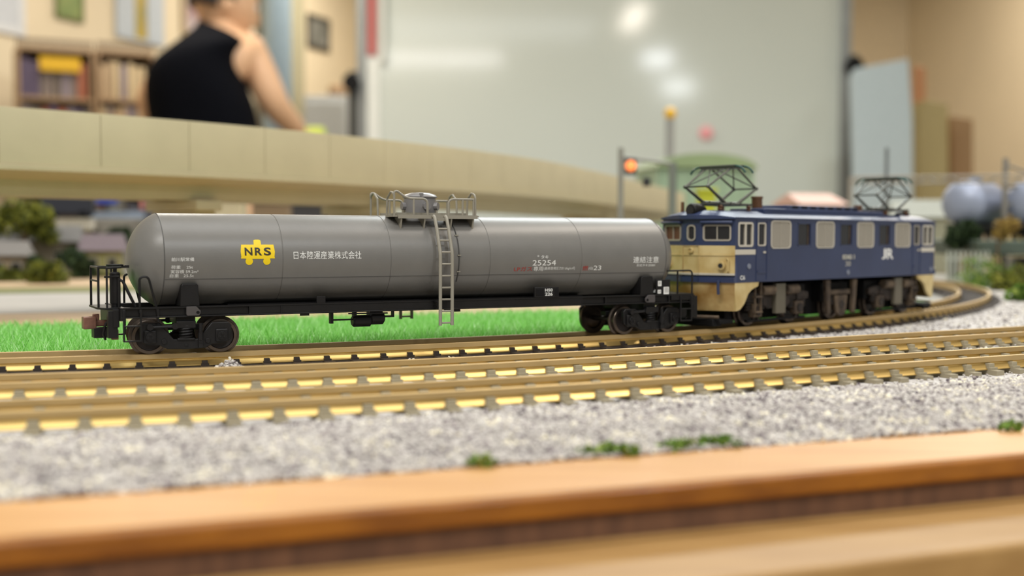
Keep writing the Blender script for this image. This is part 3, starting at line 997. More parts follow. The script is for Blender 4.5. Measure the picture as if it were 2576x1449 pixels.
# inverted-V grab irons near the dome ends
for s_, xa, xb in ((-1, -50.1, -47.5), (1, 50.1, 52.6)):
    for sd in (-1, 1):
        y = 7.1 * sd
        if s_ < 0:
            pts = [(xa, y, 6.8), (xa, y, 11.9)] + arc3((xa, y, 12.0), (xa + 0.1, y, 12.5), (xa + 0.75, y, 12.5)) + arc3((xa + 0.9, y, 12.5), (xa + 1.3, y, 12.4), (xa + 1.45, y, 11.9)) + [(xb, y, 7.0), (xb + 0.15, y, 5.3)]
        else:
            pts = [(47.0, y, 12.3), (51.9, y, 12.3)] + arc3((52.0, y, 12.3), (52.8, y, 12.3), (52.8, y, 11.5)) + [(52.8, y, 7.6)]
        gi = obj('grab_iron', G().tube(pts, 0.18, 8), M['black'], wag)
        if s_ > 0:
            obj('post', G().tube([(49.4, y, 7.6), (49.4, y, 12.3)], 0.18, 8), M['black'], gi)
g = G().box(47.9, 53.0, -7.3, 7.3, 6.5, 7.75)
obj('end_deck', g, M['black'], wag, 0.06)
# corner steps
for s_ in (-1, 1):
    for sd in (-1, 1):
        xa, xb = (-52.5, -50.0) if s_ < 0 else (50.0, 52.5)
        g = G()
        for x in (xa, xb):
            g.box(x - 0.14, x + 0.14, min(7.2 * sd, 7.5 * sd), max(7.2 * sd, 7.5 * sd), 2.3, 7.3)
        for z in (2.4, 4.75):
            g.box(xa, xb, min(7.0 * sd, 7.6 * sd), max(7.0 * sd, 7.6 * sd), z - 0.12, z + 0.12)
        obj('corner_step', g, M['black'], wag, 0.04)
# end beams, buffers of the coupler
for s_ in (-1, 1):
    g = G().box(min(53.0 * s_, 53.9 * s_), max(53.0 * s_, 53.9 * s_), -6.6, 6.6, 4.6, 7.4)
    g.box(min(53.2 * s_, 54.6 * s_), max(53.2 * s_, 54.6 * s_), -6.4, -4.8, 2.9, 7.2)
    g.box(min(53.2 * s_, 56.0 * s_), max(53.2 * s_, 56.0 * s_), -1.4, 1.4, 2.6, 4.2)
    obj('end_beam', g, M['black'], wag, 0.06)
    g = G()
    g.box(min(53.4 * s_, 55.8 * s_), max(53.4 * s_, 55.8 * s_), -0.6, 0.6, 4.4, 5.4)
    g.box(min(55.6 * s_, 57.5 * s_), max(55.6 * s_, 57.5 * s_), -1.3, 1.0, 4.05, 6.0)
    g.box(min(56.3 * s_, 57.0 * s_), max(56.3 * s_, 57.0 * s_), 0.6, 1.7, 4.0, 5.8)
    g.box(min(55.0 * s_, 56.0 * s_), max(55.0 * s_, 56.0 * s_), -0.3, 0.3, 5.3, 6.4)
    obj('coupler', g, M['coupler'], wag, 0.12, label='copper brown knuckle coupler')
    obj('air_pipe', G().tube([(54.0 * s_, -3.0, 5.6), (54.5 * s_, -3.0, 5.0), (54.9 * s_, -3.0, 3.4), (54.5 * s_, -2.6, 2.4)], 0.2, 6), M['black'], wag)
obj('drawgear_plate', G().box(-54.0, -53.0, -5.6, -4.5, 2.6, 4.2), M['coupler'], wag, 0.05)
# brake gear below the sill
g = G().tube([(-18.7, -4, 4.5), (-14.5, -4, 4.5)], 0.16, 6)
g.box(-18.95, -18.4, -4.4, -3.6, 3.9, 6.2); g.box(-14.9, -14.3, -4.4, -3.6, 3.9, 6.2)
g.box(-9.7, -7.6, -4.3, -3.7, 4.7, 5.0); g.box(-7.9, -7.5, -4.3, -3.7, 4.7, 6.2); g.box(-10.0, -9.6, -4.3, -3.7, 4.0, 6.2)
g.tube([(-16, -5, 5.6), (-9, -5, 5.5)], 0.14, 6)
g.box(-24, -22.5, -4.2, -3.8, 5.4, 6.1); g.box(2, 5, -4.2, -3.8, 5.3, 6.1)
bg = obj('brake_gear', g, M['black'], wag)
obj('brake_cylinder', G().tube([(-15.0, -4, 4.2), (-15.0 + 0.3, -4, 4.2), (-11.9, -4, 4.2)], [0.8, 1.05, 1.05], 14), M['black'], bg)
obj('air_tank', G().tube([(-12.0, -3.9, 4.6), (-11.7, -3.9, 4.6), (-9.6, -3.9, 4.6), (-9.3, -3.9, 4.6)], [0.8, 1.15, 1.15, 0.8], 14), M['black'], bg)

# ---- bogies
WR = 2.71
def wheel_geo(R=WR, side=1):
    """lathe about y; flange to the inside"""
    s_ = side
    prof = [(0, 1.05 * s_), (0.45, 1.05 * s_), (0.55, 0.62 * s_), (R * 0.68, 0.5 * s_), (R * 0.76, 0.52 * s_), (R * 0.8, 0.95 * s_), (R * 0.97, 0.95 * s_), (R, 0.85 * s_), (R + 0.02, 0.0), (R + 0.42, -0.12 * s_), (R + 0.42, -0.36 * s_), (R * 0.8, -0.42 * s_), (R * 0.7, -0.1 * s_), (0.5, -0.2 * s_), (0, -0.2 * s_)]
    return prof
wheel_me, disc_me = {}, {}
def wheel_mesh(R, sd):
    k = (R, sd)
    if k not in wheel_me:
        wheel_me[k] = G().lathe(wheel_geo(R, sd), (0, 0, 0), 'y', 40).mesh('wheel', M['wheel'], 30)
        disc_me[k] = G().lathe([(0, sd * 0.7), (R * 0.74, sd * 0.58), (R * 0.78, sd * 0.62), (R * 0.78, sd * 0.5), (0, sd * 0.45)], (0, 0, 0), 'y', 32).mesh('wheel_disc', M['wheel_disc'], 30)
    return wheel_me[k], disc_me[k]
half = [(0, .77), (2.9, .85), (4.1, 1.5), (6.05, 1.55), (6.97, 2.23), (7.08, 4.47), (6.6, 5.0), (3.97, 4.95), (2.8, 3.54), (1.9, 2.4), (0, 2.34)]
SFP = [(x, z) for x, z in half[:-1]] + [(0, 2.34)] + [(-x, z) for x, z in reversed(half[1:-1])]
for bx, yaw in ((-BL / 2, -YAW), (BL / 2, YAW)):
    g = G().box(-1.5, 1.5, -6.3, 6.3, 4.5, 5.9).box(-6.4, 6.4, -0.8, 0.8, 3.4, 4.3)
    g.lathe([(1.6, 5.8), (1.6, 6.1)], (0, 0, 0), 'z', 16)
    bog = obj('bogie', g, M['black'], wag, 0.08)
    bog.location = (bx * S, 0, 0); bog.rotation_euler = (0, 0, yaw)
    for sd in (-1, 1):
        y0, y1 = 6.2 * sd, 7.0 * sd
        sf = obj('side_frame', G().prism(SFP, min(y0, y1), max(y0, y1)), M['black'], bog, 0.12, smooth=25)
        g = G()
        for x in (-3.35, 3.35):
            g.tube([(x, 6.6 * sd, 2.05), (x, 7.2 * sd, 2.05)], 0.42, 12)
        g.box(-0.25, 0.25, min(6.9 * sd, 7.1 * sd), max(6.9 * sd, 7.1 * sd), 1.2, 1.6)
        obj('boss', g, M['black'], bog, 0.05)
        for x in (-5.5, 5.5):
            ab = obj('axle_box', G().box(x - 0.95, x + 0.95, min(6.8 * sd, 7.45 * sd), max(6.8 * sd, 7.45 * sd), 1.85, 3.9), M['black'], bog, 0.15)
            g = G().tube([(x, 7.3 * sd, 2.85), (x, 7.75 * sd, 2.85)], 0.68, 16)
            for k in range(3):
                a = rad(90 + 120 * k)
                g.tube([(x + 0.34 * math.cos(a), 7.7 * sd, 2.85 + 0.34 * math.sin(a)), (x + 0.34 * math.cos(a), 7.95 * sd, 2.85 + 0.34 * math.sin(a))], 0.17, 8)
            obj('hub_cap', g, M['black'], bog, 0.03)
        pts = [(0.95 * math.cos(t * 0.6), (6.6 + 0.0) * sd + 0.55 * math.sin(t * 0.6), 2.4 + t * 0.042) for t in range(54)]
        obj('spring', G().tube(pts, 0.2, 6), M['black'], bog)
        obj('spring_plank', G().box(-1.5, 1.5, min(6.4 * sd, 7.3 * sd), max(6.4 * sd, 7.3 * sd), 4.15, 5.25).box(-1.35, 1.35, min(6.5 * sd, 7.25 * sd), max(6.5 * sd, 7.25 * sd), 2.2, 2.55), M['black'], bog, 0.1)
        g = G().tube([(-5.5, 7.35 * sd, 4.4), (-1.7, 7.35 * sd, 4.5)], 0.26, 8)
        g.tube([(-5.5, 6.9 * sd, 4.4), (-5.5, 7.75 * sd, 4.4)], 0.5, 12).tube([(-1.7, 6.9 * sd, 4.5), (-1.7, 7.75 * sd, 4.5)], 0.5, 12)
        obj('anchor_rod', g, M['black'], bog)
        g = G().tube([(2.2, 7.35 * sd, 4.9), (2.2, 7.35 * sd, 3.3)], 0.3, 10).tube([(2.2, 7.35 * sd, 3.4), (2.2, 7.35 * sd, 2.2)], 0.42, 10).tube([(2.2, 6.8 * sd, 2.1), (2.2, 7.6 * sd, 2.1)], 0.36, 10).box(1.9, 2.5, min(6.9 * sd, 7.5 * sd), max(6.9 * sd, 7.5 * sd), 0.95, 1.9)
        obj('damper', g, M['black'], bog)
    for x in (-5.5, 5.5):
        obj('axle', G().tube([(x, -6.6, WR), (x, 6.6, WR)], 0.5, 10), M['wheel_disc'], bog)
        for sd in (-1, 1):
            wm, dm = wheel_mesh(WR, sd)
            wo = link('wheel', wm, bog); wo.location = (x * S, 4.5 * sd * S, WR * S)
            do = link('wheel_disc', dm, bog); do.location = (x * S, (4.5 * sd) * S, WR * S)

def stretch(root, kx, kz, dx=0.0, skip=()):
    """fit the proportions measured on the photo: lengthen along the train, trim the height"""
    done = set()
    def walk(o):
        for c in o.children:
            if c.name.split('.')[0] in skip:
                continue
            if c.type == 'MESH':
                if c.location.length > 1e-7:
                    c.location.x = c.location.x * kx + dx * S
                    c.location.z *= kz
                elif c.data.name not in done:
                    done.add(c.data.name)
                    c.data.transform(Matrix(((kx, 0, 0, dx * S), (0, 1, 0, 0), (0, 0, kz, 0), (0, 0, 0, 1))))
            walk(c)
    walk(root)
stretch(wag, 1.0224, 0.989, -0.26, ('bogie',))

# ------------------------------------------------------------------ the locomotive
LA = WTH + 106.15 / R1
LCN = CEN + Vector((math.sin(LA), -math.cos(LA))) * (R1 - 3)
loco = thing('electric_locomotive', 'weathered blue electric locomotive with cream cab front and raised pantographs', 'locomotive', (LCN.x, LCN.y, 0), LA)
LW, LZ0, LZ1 = 9.3, 9.55, 23.0
XC, XE = 41.0, 43.2                          # side corner, nose
def panel(g, p0, p1, z0, z1, holes, depth, inward):
    """vertical panel from p0 to p1 (plan) with rectangular holes [a0, a1, b0, b1] measured along the panel and in z; reveals go inward"""
    d = Vector((p1[0] - p0[0], p1[1] - p0[1])); L = d.length; d.normalize()
    xs = sorted({0.0, L} | {h[0] for h in holes} | {h[1] for h in holes})
    zs = sorted({z0, z1} | {h[2] for h in holes} | {h[3] for h in holes})
    def P(a, z, dd=0.0):
        return (p0[0] + d.x * a + inward[0] * dd, p0[1] + d.y * a + inward[1] * dd, z)
    for a, b in zip(xs, xs[1:]):
        for c, e in zip(zs, zs[1:]):
            m_, n_ = (a + b) / 2, (c + e) / 2
            if any(h[0] < m_ < h[1] and h[2] < n_ < h[3] for h in holes):
                continue
            g.raw([P(a, c), P(b, c), P(b, e), P(a, e)], [(0, 1, 2, 3)])
    for (a, b, c, e) in holes:
        g.raw([P(a, c), P(b, c), P(b, e), P(a, e), P(a, c, depth), P(b, c, depth), P(b, e, depth), P(a, e, depth)],
              [(0, 1, 5, 4), (1, 2, 6, 5), (2, 3, 7, 6), (3, 0, 4, 7)])
# window plan of one side: (x0, x1, z0, z1, kind)
SIDE = [(-40.0, -35.1, 17.0, 22.0, 'cab'), (-33.4, -30.6, 17.1, 22.0, 'door')]
for c in (-25.25, -8.47, 8.28, 25.2):
    SIDE.append((c - 3.5, c + 3.5, 16.65, 22.4, 'louvre'))
for c in (-16.55, 0.15, 16.85):
    SIDE.append((c - 2.6, c + 2.6, 17.0, 22.1, 'dark'))
SIDE += [(30.6, 33.4, 17.1, 22.0, 'door'), (34.9, 40.0, 17.0, 22.0, 'cab')]
g = G()
for sd in (-1, 1):
    y = LW * sd
    panel(g, (-XC, y), (XC, y), LZ0, LZ1, [(a + XC, b + XC, c, d) for a, b, c, d, k in SIDE], 0.5, (0, -sd))
# nose: centre door and two slanting cheeks, windows in the upper half
def nose_pts(e):
    return [(e * XC, -LW), (e * XE, -2.15), (e * XE, 2.15), (e * XC, LW)]
CHEEK = math.hypot(XE - XC, LW - 2.15)
for e in (-1, 1):
    q = nose_pts(e)
    panel(g, q[0], q[1], LZ0, LZ1, [(0.9, CHEEK - 0.75, 18.2, 21.5)], 0.5, (-e * 0.95, 0.3))
    panel(g, q[1], q[2], LZ0, LZ1, [(1.1, 3.2, 18.2, 21.4)], 0.5, (-e, 0))
    panel(g, q[2], q[3], LZ0, LZ1, [(0.75, CHEEK - 0.9, 18.2, 21.5)], 0.5, (-e * 0.95, -0.3))
plan = [(-XC, -LW), (XC, -LW), (XE, -2.15), (XE, 2.15), (XC, LW), (-XC, LW), (-XE, 2.15), (-XE, -2.15)]
g.raw([(x, y, LZ0) for x, y in plan], [tuple(range(8))])
body = obj('body', g, M['blue'], loco, smooth=20)
# dark interior liner seen through the openings
g = G().hprism([(x * 0.97, y * 0.93) for x, y in plan], LZ0 + 0.4, LZ1 - 0.2)
obj('interior', g, M['black_dull'], body)

def rrect(x0, x1, z0, z1, r, n=4):
    o_ = []
    for cx, cz, a0 in ((x1 - r, z1 - r, 0), (x0 + r, z1 - r, 90), (x0 + r, z0 + r, 180), (x1 - r, z0 + r, 270)):
        o_ += gon(cx, cz, r, a0, a0 + 90, n)
    return o_
def ring(x0, x1, z0, z1, r, wd, th, fn):
    """rounded frame on the plane given by fn(x, z, out)"""
    a = rrect(x0, x1, z0, z1, r)
    b = rrect(x0 + wd, x1 - wd, z0 + wd, z1 - wd, max(0.1, r - wd))
    n = len(a)
    v = [fn(x, z, th) for x, z in a] + [fn(x, z, th) for x, z in b] + [fn(x, z, -0.3) for x, z in a] + [fn(x, z, -0.3) for x, z in b]
    f = []
    for i in range(n):
        j = (i + 1) % n
        f += [(i, j, n + j, n + i), (i, 2 * n + i, 2 * n + j, j), (n + i, n + j, 3 * n + j, 3 * n + i)]
    return G().raw(v, f)
def pane(x0, x1, z0, z1, fn, d0=-0.25, d1=-0.4):
    v = [fn(x, z, d) for d in (d0, d1) for x, z in ((x0, z0), (x1, z0), (x1, z1), (x0, z1))]
    return G().raw(v, [(0, 1, 2, 3), (7, 6, 5, 4), (0, 4, 5, 1), (1, 5, 6, 2), (2, 6, 7, 3), (3, 7, 4, 0)])
for sd in (-1, 1):
    fn = lambda x, z, d, sd=sd: (x, sd * (LW + d), z)
    for (a, b, c, d, k) in SIDE:
        if k == 'louvre':
            w_ = obj('louvre_frame', ring(a - 0.1, b + 0.1, c - 0.1, d + 0.1, 0.95, 0.24, 0.12, fn), M['white_trim'], loco, smooth=20)
            g = pane(a, b, c, d, fn, -0.22, -0.4)
            n = 16
            for i in range(n):
                z = c + 0.35 + (d - c - 0.6) * i / n
                g.raw([fn(a + 0.2, z, 0.0), fn(b - 0.2, z, 0.0), fn(b - 0.2, z + 0.26, -0.1), fn(a + 0.2, z + 0.26, -0.1), fn(a + 0.2, z + 0.28, -0.2), fn(b - 0.2, z + 0.28, -0.2)],
                      [(0, 1, 2, 3), (3, 2, 5, 4)])
            s_ = obj('slats', g, M['louvre'], w_, smooth=0); s_['kind'] = 'stuff'
            m_ = (a + b) / 2
            obj('mullion', pane(m_ - 0.08, m_ + 0.08, c + 0.2, d - 0.2, fn, 0.06, -0.3), M['louvre'], w_)
        elif k == 'dark':
            w_ = obj('side_window', ring(a, b, c, d, 0.7, 0.22, 0.04, fn), M['blue'], loco, smooth=20)
            obj('pane', pane(a, b, c, d, fn), M['glass_dark'], w_)
            obj('sash_bar', pane(b - 1.15, b - 0.85, c + 0.2, d - 0.2, fn, -0.1, -0.3), M['rust_light'], w_)
        elif k == 'door':
            dr = obj('cab_door', ring(a - 0.55, b + 0.55, 9.7, 22.6, 0.3, 0.22, 0.1, fn), M['blue'], loco, smooth=20)
            obj('window_frame', ring(a, b, c, d, 0.5, 0.25, 0.08, fn), M['white_trim'] if a < 0 else M['louvre'], dr, smooth=20)
            obj('pane', pane(a, b, c, d, fn), M['glass_dark'], dr)
            obj('door_handle', pane(b - 0.9, b - 0.2, 15.6, 16.0, fn, 0.2, -0.1), M['white_trim'], dr)
            obj('foot_plate', pane(a - 0.1, b + 0.1, 11.4, 12.0, fn, 0.12, -0.1), M['blue'], dr)
        else:
            w_ = obj('cab_window', ring(a - 0.05, b + 0.05, c - 0.05, d + 0.05, 0.6, 0.4, 0.12, fn), M['white_trim'], loco, smooth=20)
            obj('pane', pane(a, b, c, d, fn), M['glass_dark'], w_)
            m_ = (a + b) / 2
            obj('mullion', pane(m_ - 0.25, m_ + 0.2, c + 0.2, d - 0.2, fn, 0.1, -0.3), M['white_trim'], w_)
    # white band below the cab windows, running round from the nose
    for e in (-1, 1):
        x0, x1 = sorted((e * XC, e * 34.2))
        obj('white_band', pane(x0, x1, 15.35, 16.4, fn, 0.06, -0.2), M['white_trim'], loco)
# nose fittings
def nose_fn(e, part):
    q = nose_pts(e)
    a, b = Vector(q[part]), Vector(q[part + 1])
    d = (b - a).normalized()
    n = Vector((d.y, -d.x))
    if n.x * e < 0:
        n = -n
    return lambda s, z, o_: (a.x + d.x * s + n.x * o_, a.y + d.y * s + n.y * o_, z)
for e in (-1, 1):
    for part in (0, 1, 2):
        fn = nose_fn(e, part)
        L = 4.3 if part == 1 else CHEEK
        x0, x1 = {0: (0.9, CHEEK - 0.75), 1: (1.1, 3.2), 2: (0.75, CHEEK - 0.9)}[part]
        w_ = obj('front_window', ring(x0 - 0.05, x1 + 0.05, 18.15, 21.5, 0.6 if part != 1 else 0.85, 0.32, 0.1, fn), M['louvre'], loco, smooth=20)
        obj('pane', pane(x0, x1, 18.2, 21.5, fn), M['glass_brown'] if part == 2 else M['glass_dark'], w_)
        if part != 1:
            m_ = (x0 + x1) / 2
            obj('mullion', pane(m_ - 0.1, m_ + 0.1, 18.3, 21.3, fn, 0.0, -0.3), M['louvre'], w_)
            obj('window_hood', pane(x0 - 0.5, x1 + 0.5, 21.75, 22.3, fn, 0.9, -0.1), M['roof_blue'], loco, 0.2)
        cp = obj('cream_panel', pane(0.0, L, 11.35, 17.2, fn, 0.07, -0.2), M['cream'], loco)
        obj('waist_rib', pane(0.0, L, 15.1, 15.35, fn, 0.22, 0.0), M['cream'], cp)
        obj('waist_rib', pane(0.0, L, 11.1, 11.5, fn, 0.35, 0.0), M['white_trim'], cp, label='worn pale rib at the foot of the cream panel')
        if part == 1:
            obj('door_edge', ring(0.05, L - 0.05, 11.5, 17.2, 0.15, 0.14, 0.2, fn), M['cream_rust'], cp, smooth=20)
            g = G().lathe([(0, 0.0), (0.62, 0.0), (0.62, 0.5), (0.4, 0.55), (0.4, 0.3), (0, 0.3)], (0, 0, 0), 'x', 14)
            p = fn(2.0, 16.2, 0.1)
            o = obj('lamp_hook', g, M['cream'], cp); o.location = (p[0] * S, p[1] * S, p[2] * S)
            if e < 0:
                o.rotation_euler = (0, 0, math.pi)
        else:
            s_ = L * (0.36 if part == 0 else 0.64)
            p, p2 = Vector(fn(s_, 13.1, 0.0)), Vector(fn(s_, 13.1, 1.0))
            g = G().tube([p, p.lerp(p2, 0.9)], 0.85, 14).tube([p, p2], 0.6, 14)
            tl = obj('tail_lamp', g, M['cream'], cp)
            obj('lens', G().tube([p.lerp(p2, 0.95), p.lerp(p2, 1.06)], 0.5, 12), M['glass_dark'], tl)
            s2 = L * (0.16 if part == 0 else 0.84)
            g = G().tube([fn(s2 + (0.4 if part == 0 else -0.4), 14.4, 0.1), fn(s2 + (0.4 if part == 0 else -0.4), 14.5, 0.5), fn(s2, 14.3, 0.55), fn(s2, 11.9, 0.55), fn(s2 + (0.3 if part == 0 else -0.3), 11.8, 0.1)], 0.17, 6)
            obj('hand_grip', g, M['cream'], cp)
    # blue sill band then the weathered cream skirt
    q = [Vector(p) for p in nose_pts(e)]
    sill = G()
    for part in (0, 1, 2):
        fn = nose_fn(e, part)
        L = 4.3 if part == 1 else CHEEK
        v = pane(0, L, 9.6, 10.7, fn, 0.45, -0.2)
        sill.raw(v.v, v.f)
    obj('sill_band', sill, M['blue'], loco, smooth=20)
    g = G()
    lo = [(e * 40.3, -8.7), (e * 42.6, -2.3), (e * 42.6, 2.3), (e * 40.3, 8.7)]
    hi = nose_pts(e)
    v = [(x, y, 9.6) for x, y in hi] + [(x, y, 3.7) for x, y in lo] + [(x - e * 0.6, y * 0.93, 9.6) for x, y in hi] + [(x - e * 0.6, y * 0.93, 3.7) for x, y in lo]
    f = []
    for i in range(3):
        f += [(i, i + 1, i + 5, i + 4), (8 + i, 12 + i, 13 + i, 9 + i), (i, 8 + i, 9 + i, i + 1), (4 + i, 5 + i, 13 + i, 12 + i)]
    g.raw(v, f)
    sk = obj('skirt', g, M['cream_rust'], loco, smooth=20, label='rust stained cream skirt under the cab front')
    for sd in (-1, 1):
        poly = [(e * 41.0, 9.6), (e * 32.8, 9.6), (e * 33.0, 8.7), (e * 35.2, 8.0), (e * 36.3, 7.2), (e * 37.6, 5.2), (e * 39.0, 4.0), (e * 40.3, 3.7)]
        poly = poly if e * sd > 0 else poly
        obj('side_skirt', G().prism(poly, min(9.25 * sd, 8.6 * sd), max(9.25 * sd, 8.6 * sd)), M['cream'], sk, 0.05)
    # hoses and cock in front of the skirt
    fn = nose_fn(e, 0)
    obj('air_hose', G().tube([fn(3.2, 9.9, 0.4), fn(3.0, 9.8, 1.3), fn(3.0, 8.6, 1.4), fn(3.0, 7.2, 1.1)], 0.3, 8), M['blue'], loco)
    obj('coupler', G().box(min(e * 42.0, e * 46.6), max(e * 42.0, e * 46.6), -0.7, 0.7, 3.7, 5.3).box(min(e * 45.4, e * 47.0), max(e * 45.4, e * 47.0), -1.2, 1.2, 3.6, 5.7), M['black'], loco, 0.15)
    g = G().box(min(e * 39, e * 43.4), max(e * 39, e * 43.4), -7.6, 7.6, 1.1, 2.0)
    g.box(min(e * 41.6, e * 44.4), max(e * 41.6, e * 44.4), -6.6, 6.6, 0.6, 2.2)
    obj('rail_guard', g, M['black_dull'], loco, 0.2)
    obj('guard_pipe', G().tube([(e * 43.6, -7.4, 2.6), (e * 45.2, -3.4, 2.6), (e * 45.2, 3.4, 2.6), (e * 43.6, 7.4, 2.6)], 0.32, 8), M['silver'] if e > 0 else M['rust_light'], loco)

# roof shell
def roof_z(y):
    return 23.0 + 1.6 * (1 - min(1, abs(y) / 9.45) ** 3.0)
def roof_end(y):
    return 44.1 - 2.5 * max(0, (abs(y) - 2.2) / 7.1)
g = G()
NYR, NXR = 28, 60
v = []
for i in range(NXR + 1):
    s_ = -1 + 2 * i / NXR
    s_ = math.copysign(abs(s_) ** 0.75, s_)
    for j in range(NYR + 1):
        y = -9.45 + 18.9 * j / NYR
        xe_ = roof_end(y)
        x = s_ * xe_
        k = max(0, (abs(x) - (xe_ - 4.5)) / 4.5)
        z = 23.0 + (roof_z(y) - 23.0) * (1 - 0.66 * k ** 2.4)
        v.append((x, y, z))
f = []
for i in range(NXR):
    for j in range(NYR):
        a_ = i * (NYR + 1) + j
        f.append((a_, a_ + 1, a_ + NYR + 2, a_ + NYR + 1))
nv = len(v)
v2 = [(x, y, 22.75) for x, y, z in v]
g.raw(v, f)
rim = [i * (NYR + 1) for i in range(NXR + 1)] + [NXR * (NYR + 1) + j for j in range(1, NYR + 1)] + [i * (NYR + 1) + NYR for i in range(NXR - 1, -1, -1)] + [j for j in range(NYR - 1, 0, -1)]
rv = [v[i] for i in rim] + [(v[i][0], v[i][1], 22.7) for i in rim]
n = len(rim)
g.raw(rv, [(i, (i + 1) % n, n + (i + 1) % n, n + i) for i in range(n)] + [tuple(range(n, 2 * n))])
roof = obj('roof', g, M['roof_blue'], loco, smooth=32)
for sd in (-1, 1):
    obj('gutter', G().box(-XC, XC, min(9.3 * sd, 9.55 * sd), max(9.3 * sd, 9.55 * sd), 22.75, 23.05), M['roof_blue'], roof)
# headlamps on the brow of the roof
for e in (-1, 1):
    g = G().lathe([(0, -0.2), (1.2, -0.2), (1.45, 0.2), (1.45, 2.2), (0.9, 4.2), (0, 4.8)], (0, 0, 0), 'x', 20)
    for y in (0,):
        hl = obj('headlamp', g, M['black'], loco)
        hl.location = (e * 43.4 * S, y * S, 24.55 * S)
        hl.rotation_euler = (0, 0, 0 if e < 0 else math.pi)
        obj('lens', G().lathe([(0, -0.3), (0.95, -0.3), (0.95, 0), (0, 0)], (0, 0, 0), 'x', 16), M['glass_dark'], hl)
    obj('whistle', G().tube([(e * 40.5, 4.5, 24.0), (e * 40.5, 4.5, 26.4)], 0.35, 8), M['canister'], loco)
# roof equipment
g = G().box(-24.5, 24.5, -4.6, 4.6, 24.2, 25.3)
mon = obj('roof_monitor', g, M['roof_blue'], loco, 0.3)
g = G().box(-15.5, 13.5, -4.2, 4.2, 25.2, 26.15)
mon2 = obj('monitor_top', g, M['roof_blue'], mon, 0.2)
for i in range(8):
    x = -13.6 + i * 3.55
    for y in (-4.25, 4.15):
        obj('vent', G().box(x, x + 2.2, y, y + 0.1, 25.4, 25.95), M['black_dull'], mon)
g = G().lathe([(1.15, 24.2), (1.15, 27.5), (1.3, 27.5), (1.3, 27.95), (0, 28.0)], (-21.6, -0.6, 0), 'z', 16)
obj('insulator_drum', g, M['canister'], loco)
obj('insulator_drum', G().lathe([(1.0, 24.2), (1.0, 26.9), (0, 27.0)], (21.6, 0.6, 0), 'z', 16), M['canister'], loco)
def pantograph(cx, e):
    ZB, ZK, ZH = 25.9, 29.5, 34.0
    g = G()
    for y in (-3.4, 3.4):
        g.tube([(cx - 5.4, y, ZB), (cx + 5.4, y, ZB)], 0.28, 6)
    for x in (-5.4, -1.7, 1.7, 5.4):
        g.tube([(cx + x, -3.9, ZB), (cx + x, 3.9, ZB)], 0.26, 6)
    for x in (-3.6, 3.6):
        g.tube([(cx + x - 1.6, 0.5, ZB + 0.3), (cx + x + 1.6, 0.5, ZB + 0.3)], 0.45, 8)
        g.tube([(cx + x - 1.6, -1.0, ZB + 0.3), (cx + x + 1.6, -1.0, ZB + 0.3)], 0.35, 8)
    p = obj('pantograph', g, M['panto'], loco)
    for x in (-4.9, 4.9):
        for y in (-3.4, 3.4):
            obj('insulator', G().lathe([(0.45, 24.1), (0.6, 24.4), (0.4, 24.6), (0.6, 24.85), (0.4, 25.1), (0.6, 25.4), (0.4, 25.7)], (cx + x, y, 0), 'z', 10), M['canister'], p)
    for s_ in (-1, 1):
        b = cx + 1.7 * s_
        kx = cx + 8.3 * s_
        g = G()
        for y in (-2.9, 2.9):
            g.tube([(b, y * 0.9, ZB), (kx, y, ZK)], [0.4, 0.28], 6)
        g.tube([(kx, -3.2, ZK), (kx, 3.2, ZK)], 0.2, 6)
        obj('lower_arm', g, M['panto'], p)
        g = G()
        for y in (-2.9, 2.9):
            g.tube([(kx, y, ZK), (cx + 1.0 * s_, y * 1.15, ZH - 0.4)], 0.23, 6)
        g.tube([(kx, -2.9, ZK), (cx + 1.0 * s_, 2.2, ZH - 0.4)], 0.15, 6)
        g.tube([(kx, 2.9, ZK), (cx + 1.0 * s_, -2.2, ZH - 0.4)], 0.15, 6)
        obj('upper_arm', g, M['panto'], p)
        for y in (-2.9, 2.9):
            obj('knee_joint', G().sph((kx, y, ZK), 0.42, n=8, m=6), M['panto'], p)
        g = G()
        x = cx + 1.35 * s_
        g.tube([(x, -4.6, ZH), (x, 4.6, ZH)], 0.3, 6)
        obj('contact_strip', g, M['panto'], p)
        for sd in (-1, 1):
            obj('horn', G().tube([(x, 4.4 * sd, ZH)] + arc3((x, 4.6 * sd, ZH), (x, 6.3 * sd, ZH - 0.1), (x, 7.0 * sd, ZH - 1.5)), 0.24, 6), M['panto_green'], p, label='green tipped pantograph horn')
    g = G().box(cx - 1.5, cx + 1.5, -4.4, 4.4, ZH - 0.55, ZH - 0.25)
    obj('pan_frame', g, M['panto'], p)
pantograph(-33.4, -1)
pantograph(32.4, 1)
for y in (-6.2, 6.2):
    obj('roof_walk', G().box(-28, 28, y - 0.8, y + 0.8, 24.0, 24.4), M['roof_blue'], loco)

# lettering on the sides
def loco_text(body_, x0, x1, zc, h, m, bold=0.0, y=-LW - 0.05, parent=None, th=0.0):
    v, f = text_geo(body_, bold)
    v = [(x0 + p[0] * (x1 - x0), zc - h / 2 + p[1] * h) for p in v]
    o_ = planar('lettering', v, f, m, parent or body, lambda x, z: (x, y, z))
    if th:
        s_ = o_.modifiers.new('relief', 'SOLIDIFY'); s_.thickness = th * S; s_.offset = 1
    return o_
loco_text('ED62 1', -1.4, 3.5, 14.45, 1.0, M['silver'], 0.02, th=0.12)
loco_text('30', -0.1, 2.0, 12.9, 1.1, M['silver'], 0.0)
jx = 15.6
loco_text('J', jx, jx + 1.9, 15.0, 2.5, M['white_print'], 0.02)
loco_text('R', jx + 2.3, jx + 5.3, 15.0, 2.5, M['white_print'], 0.02)
loco_text('C6', -39.3, -37.7, 10.6, 0.9, M['white_print'], 0.02)
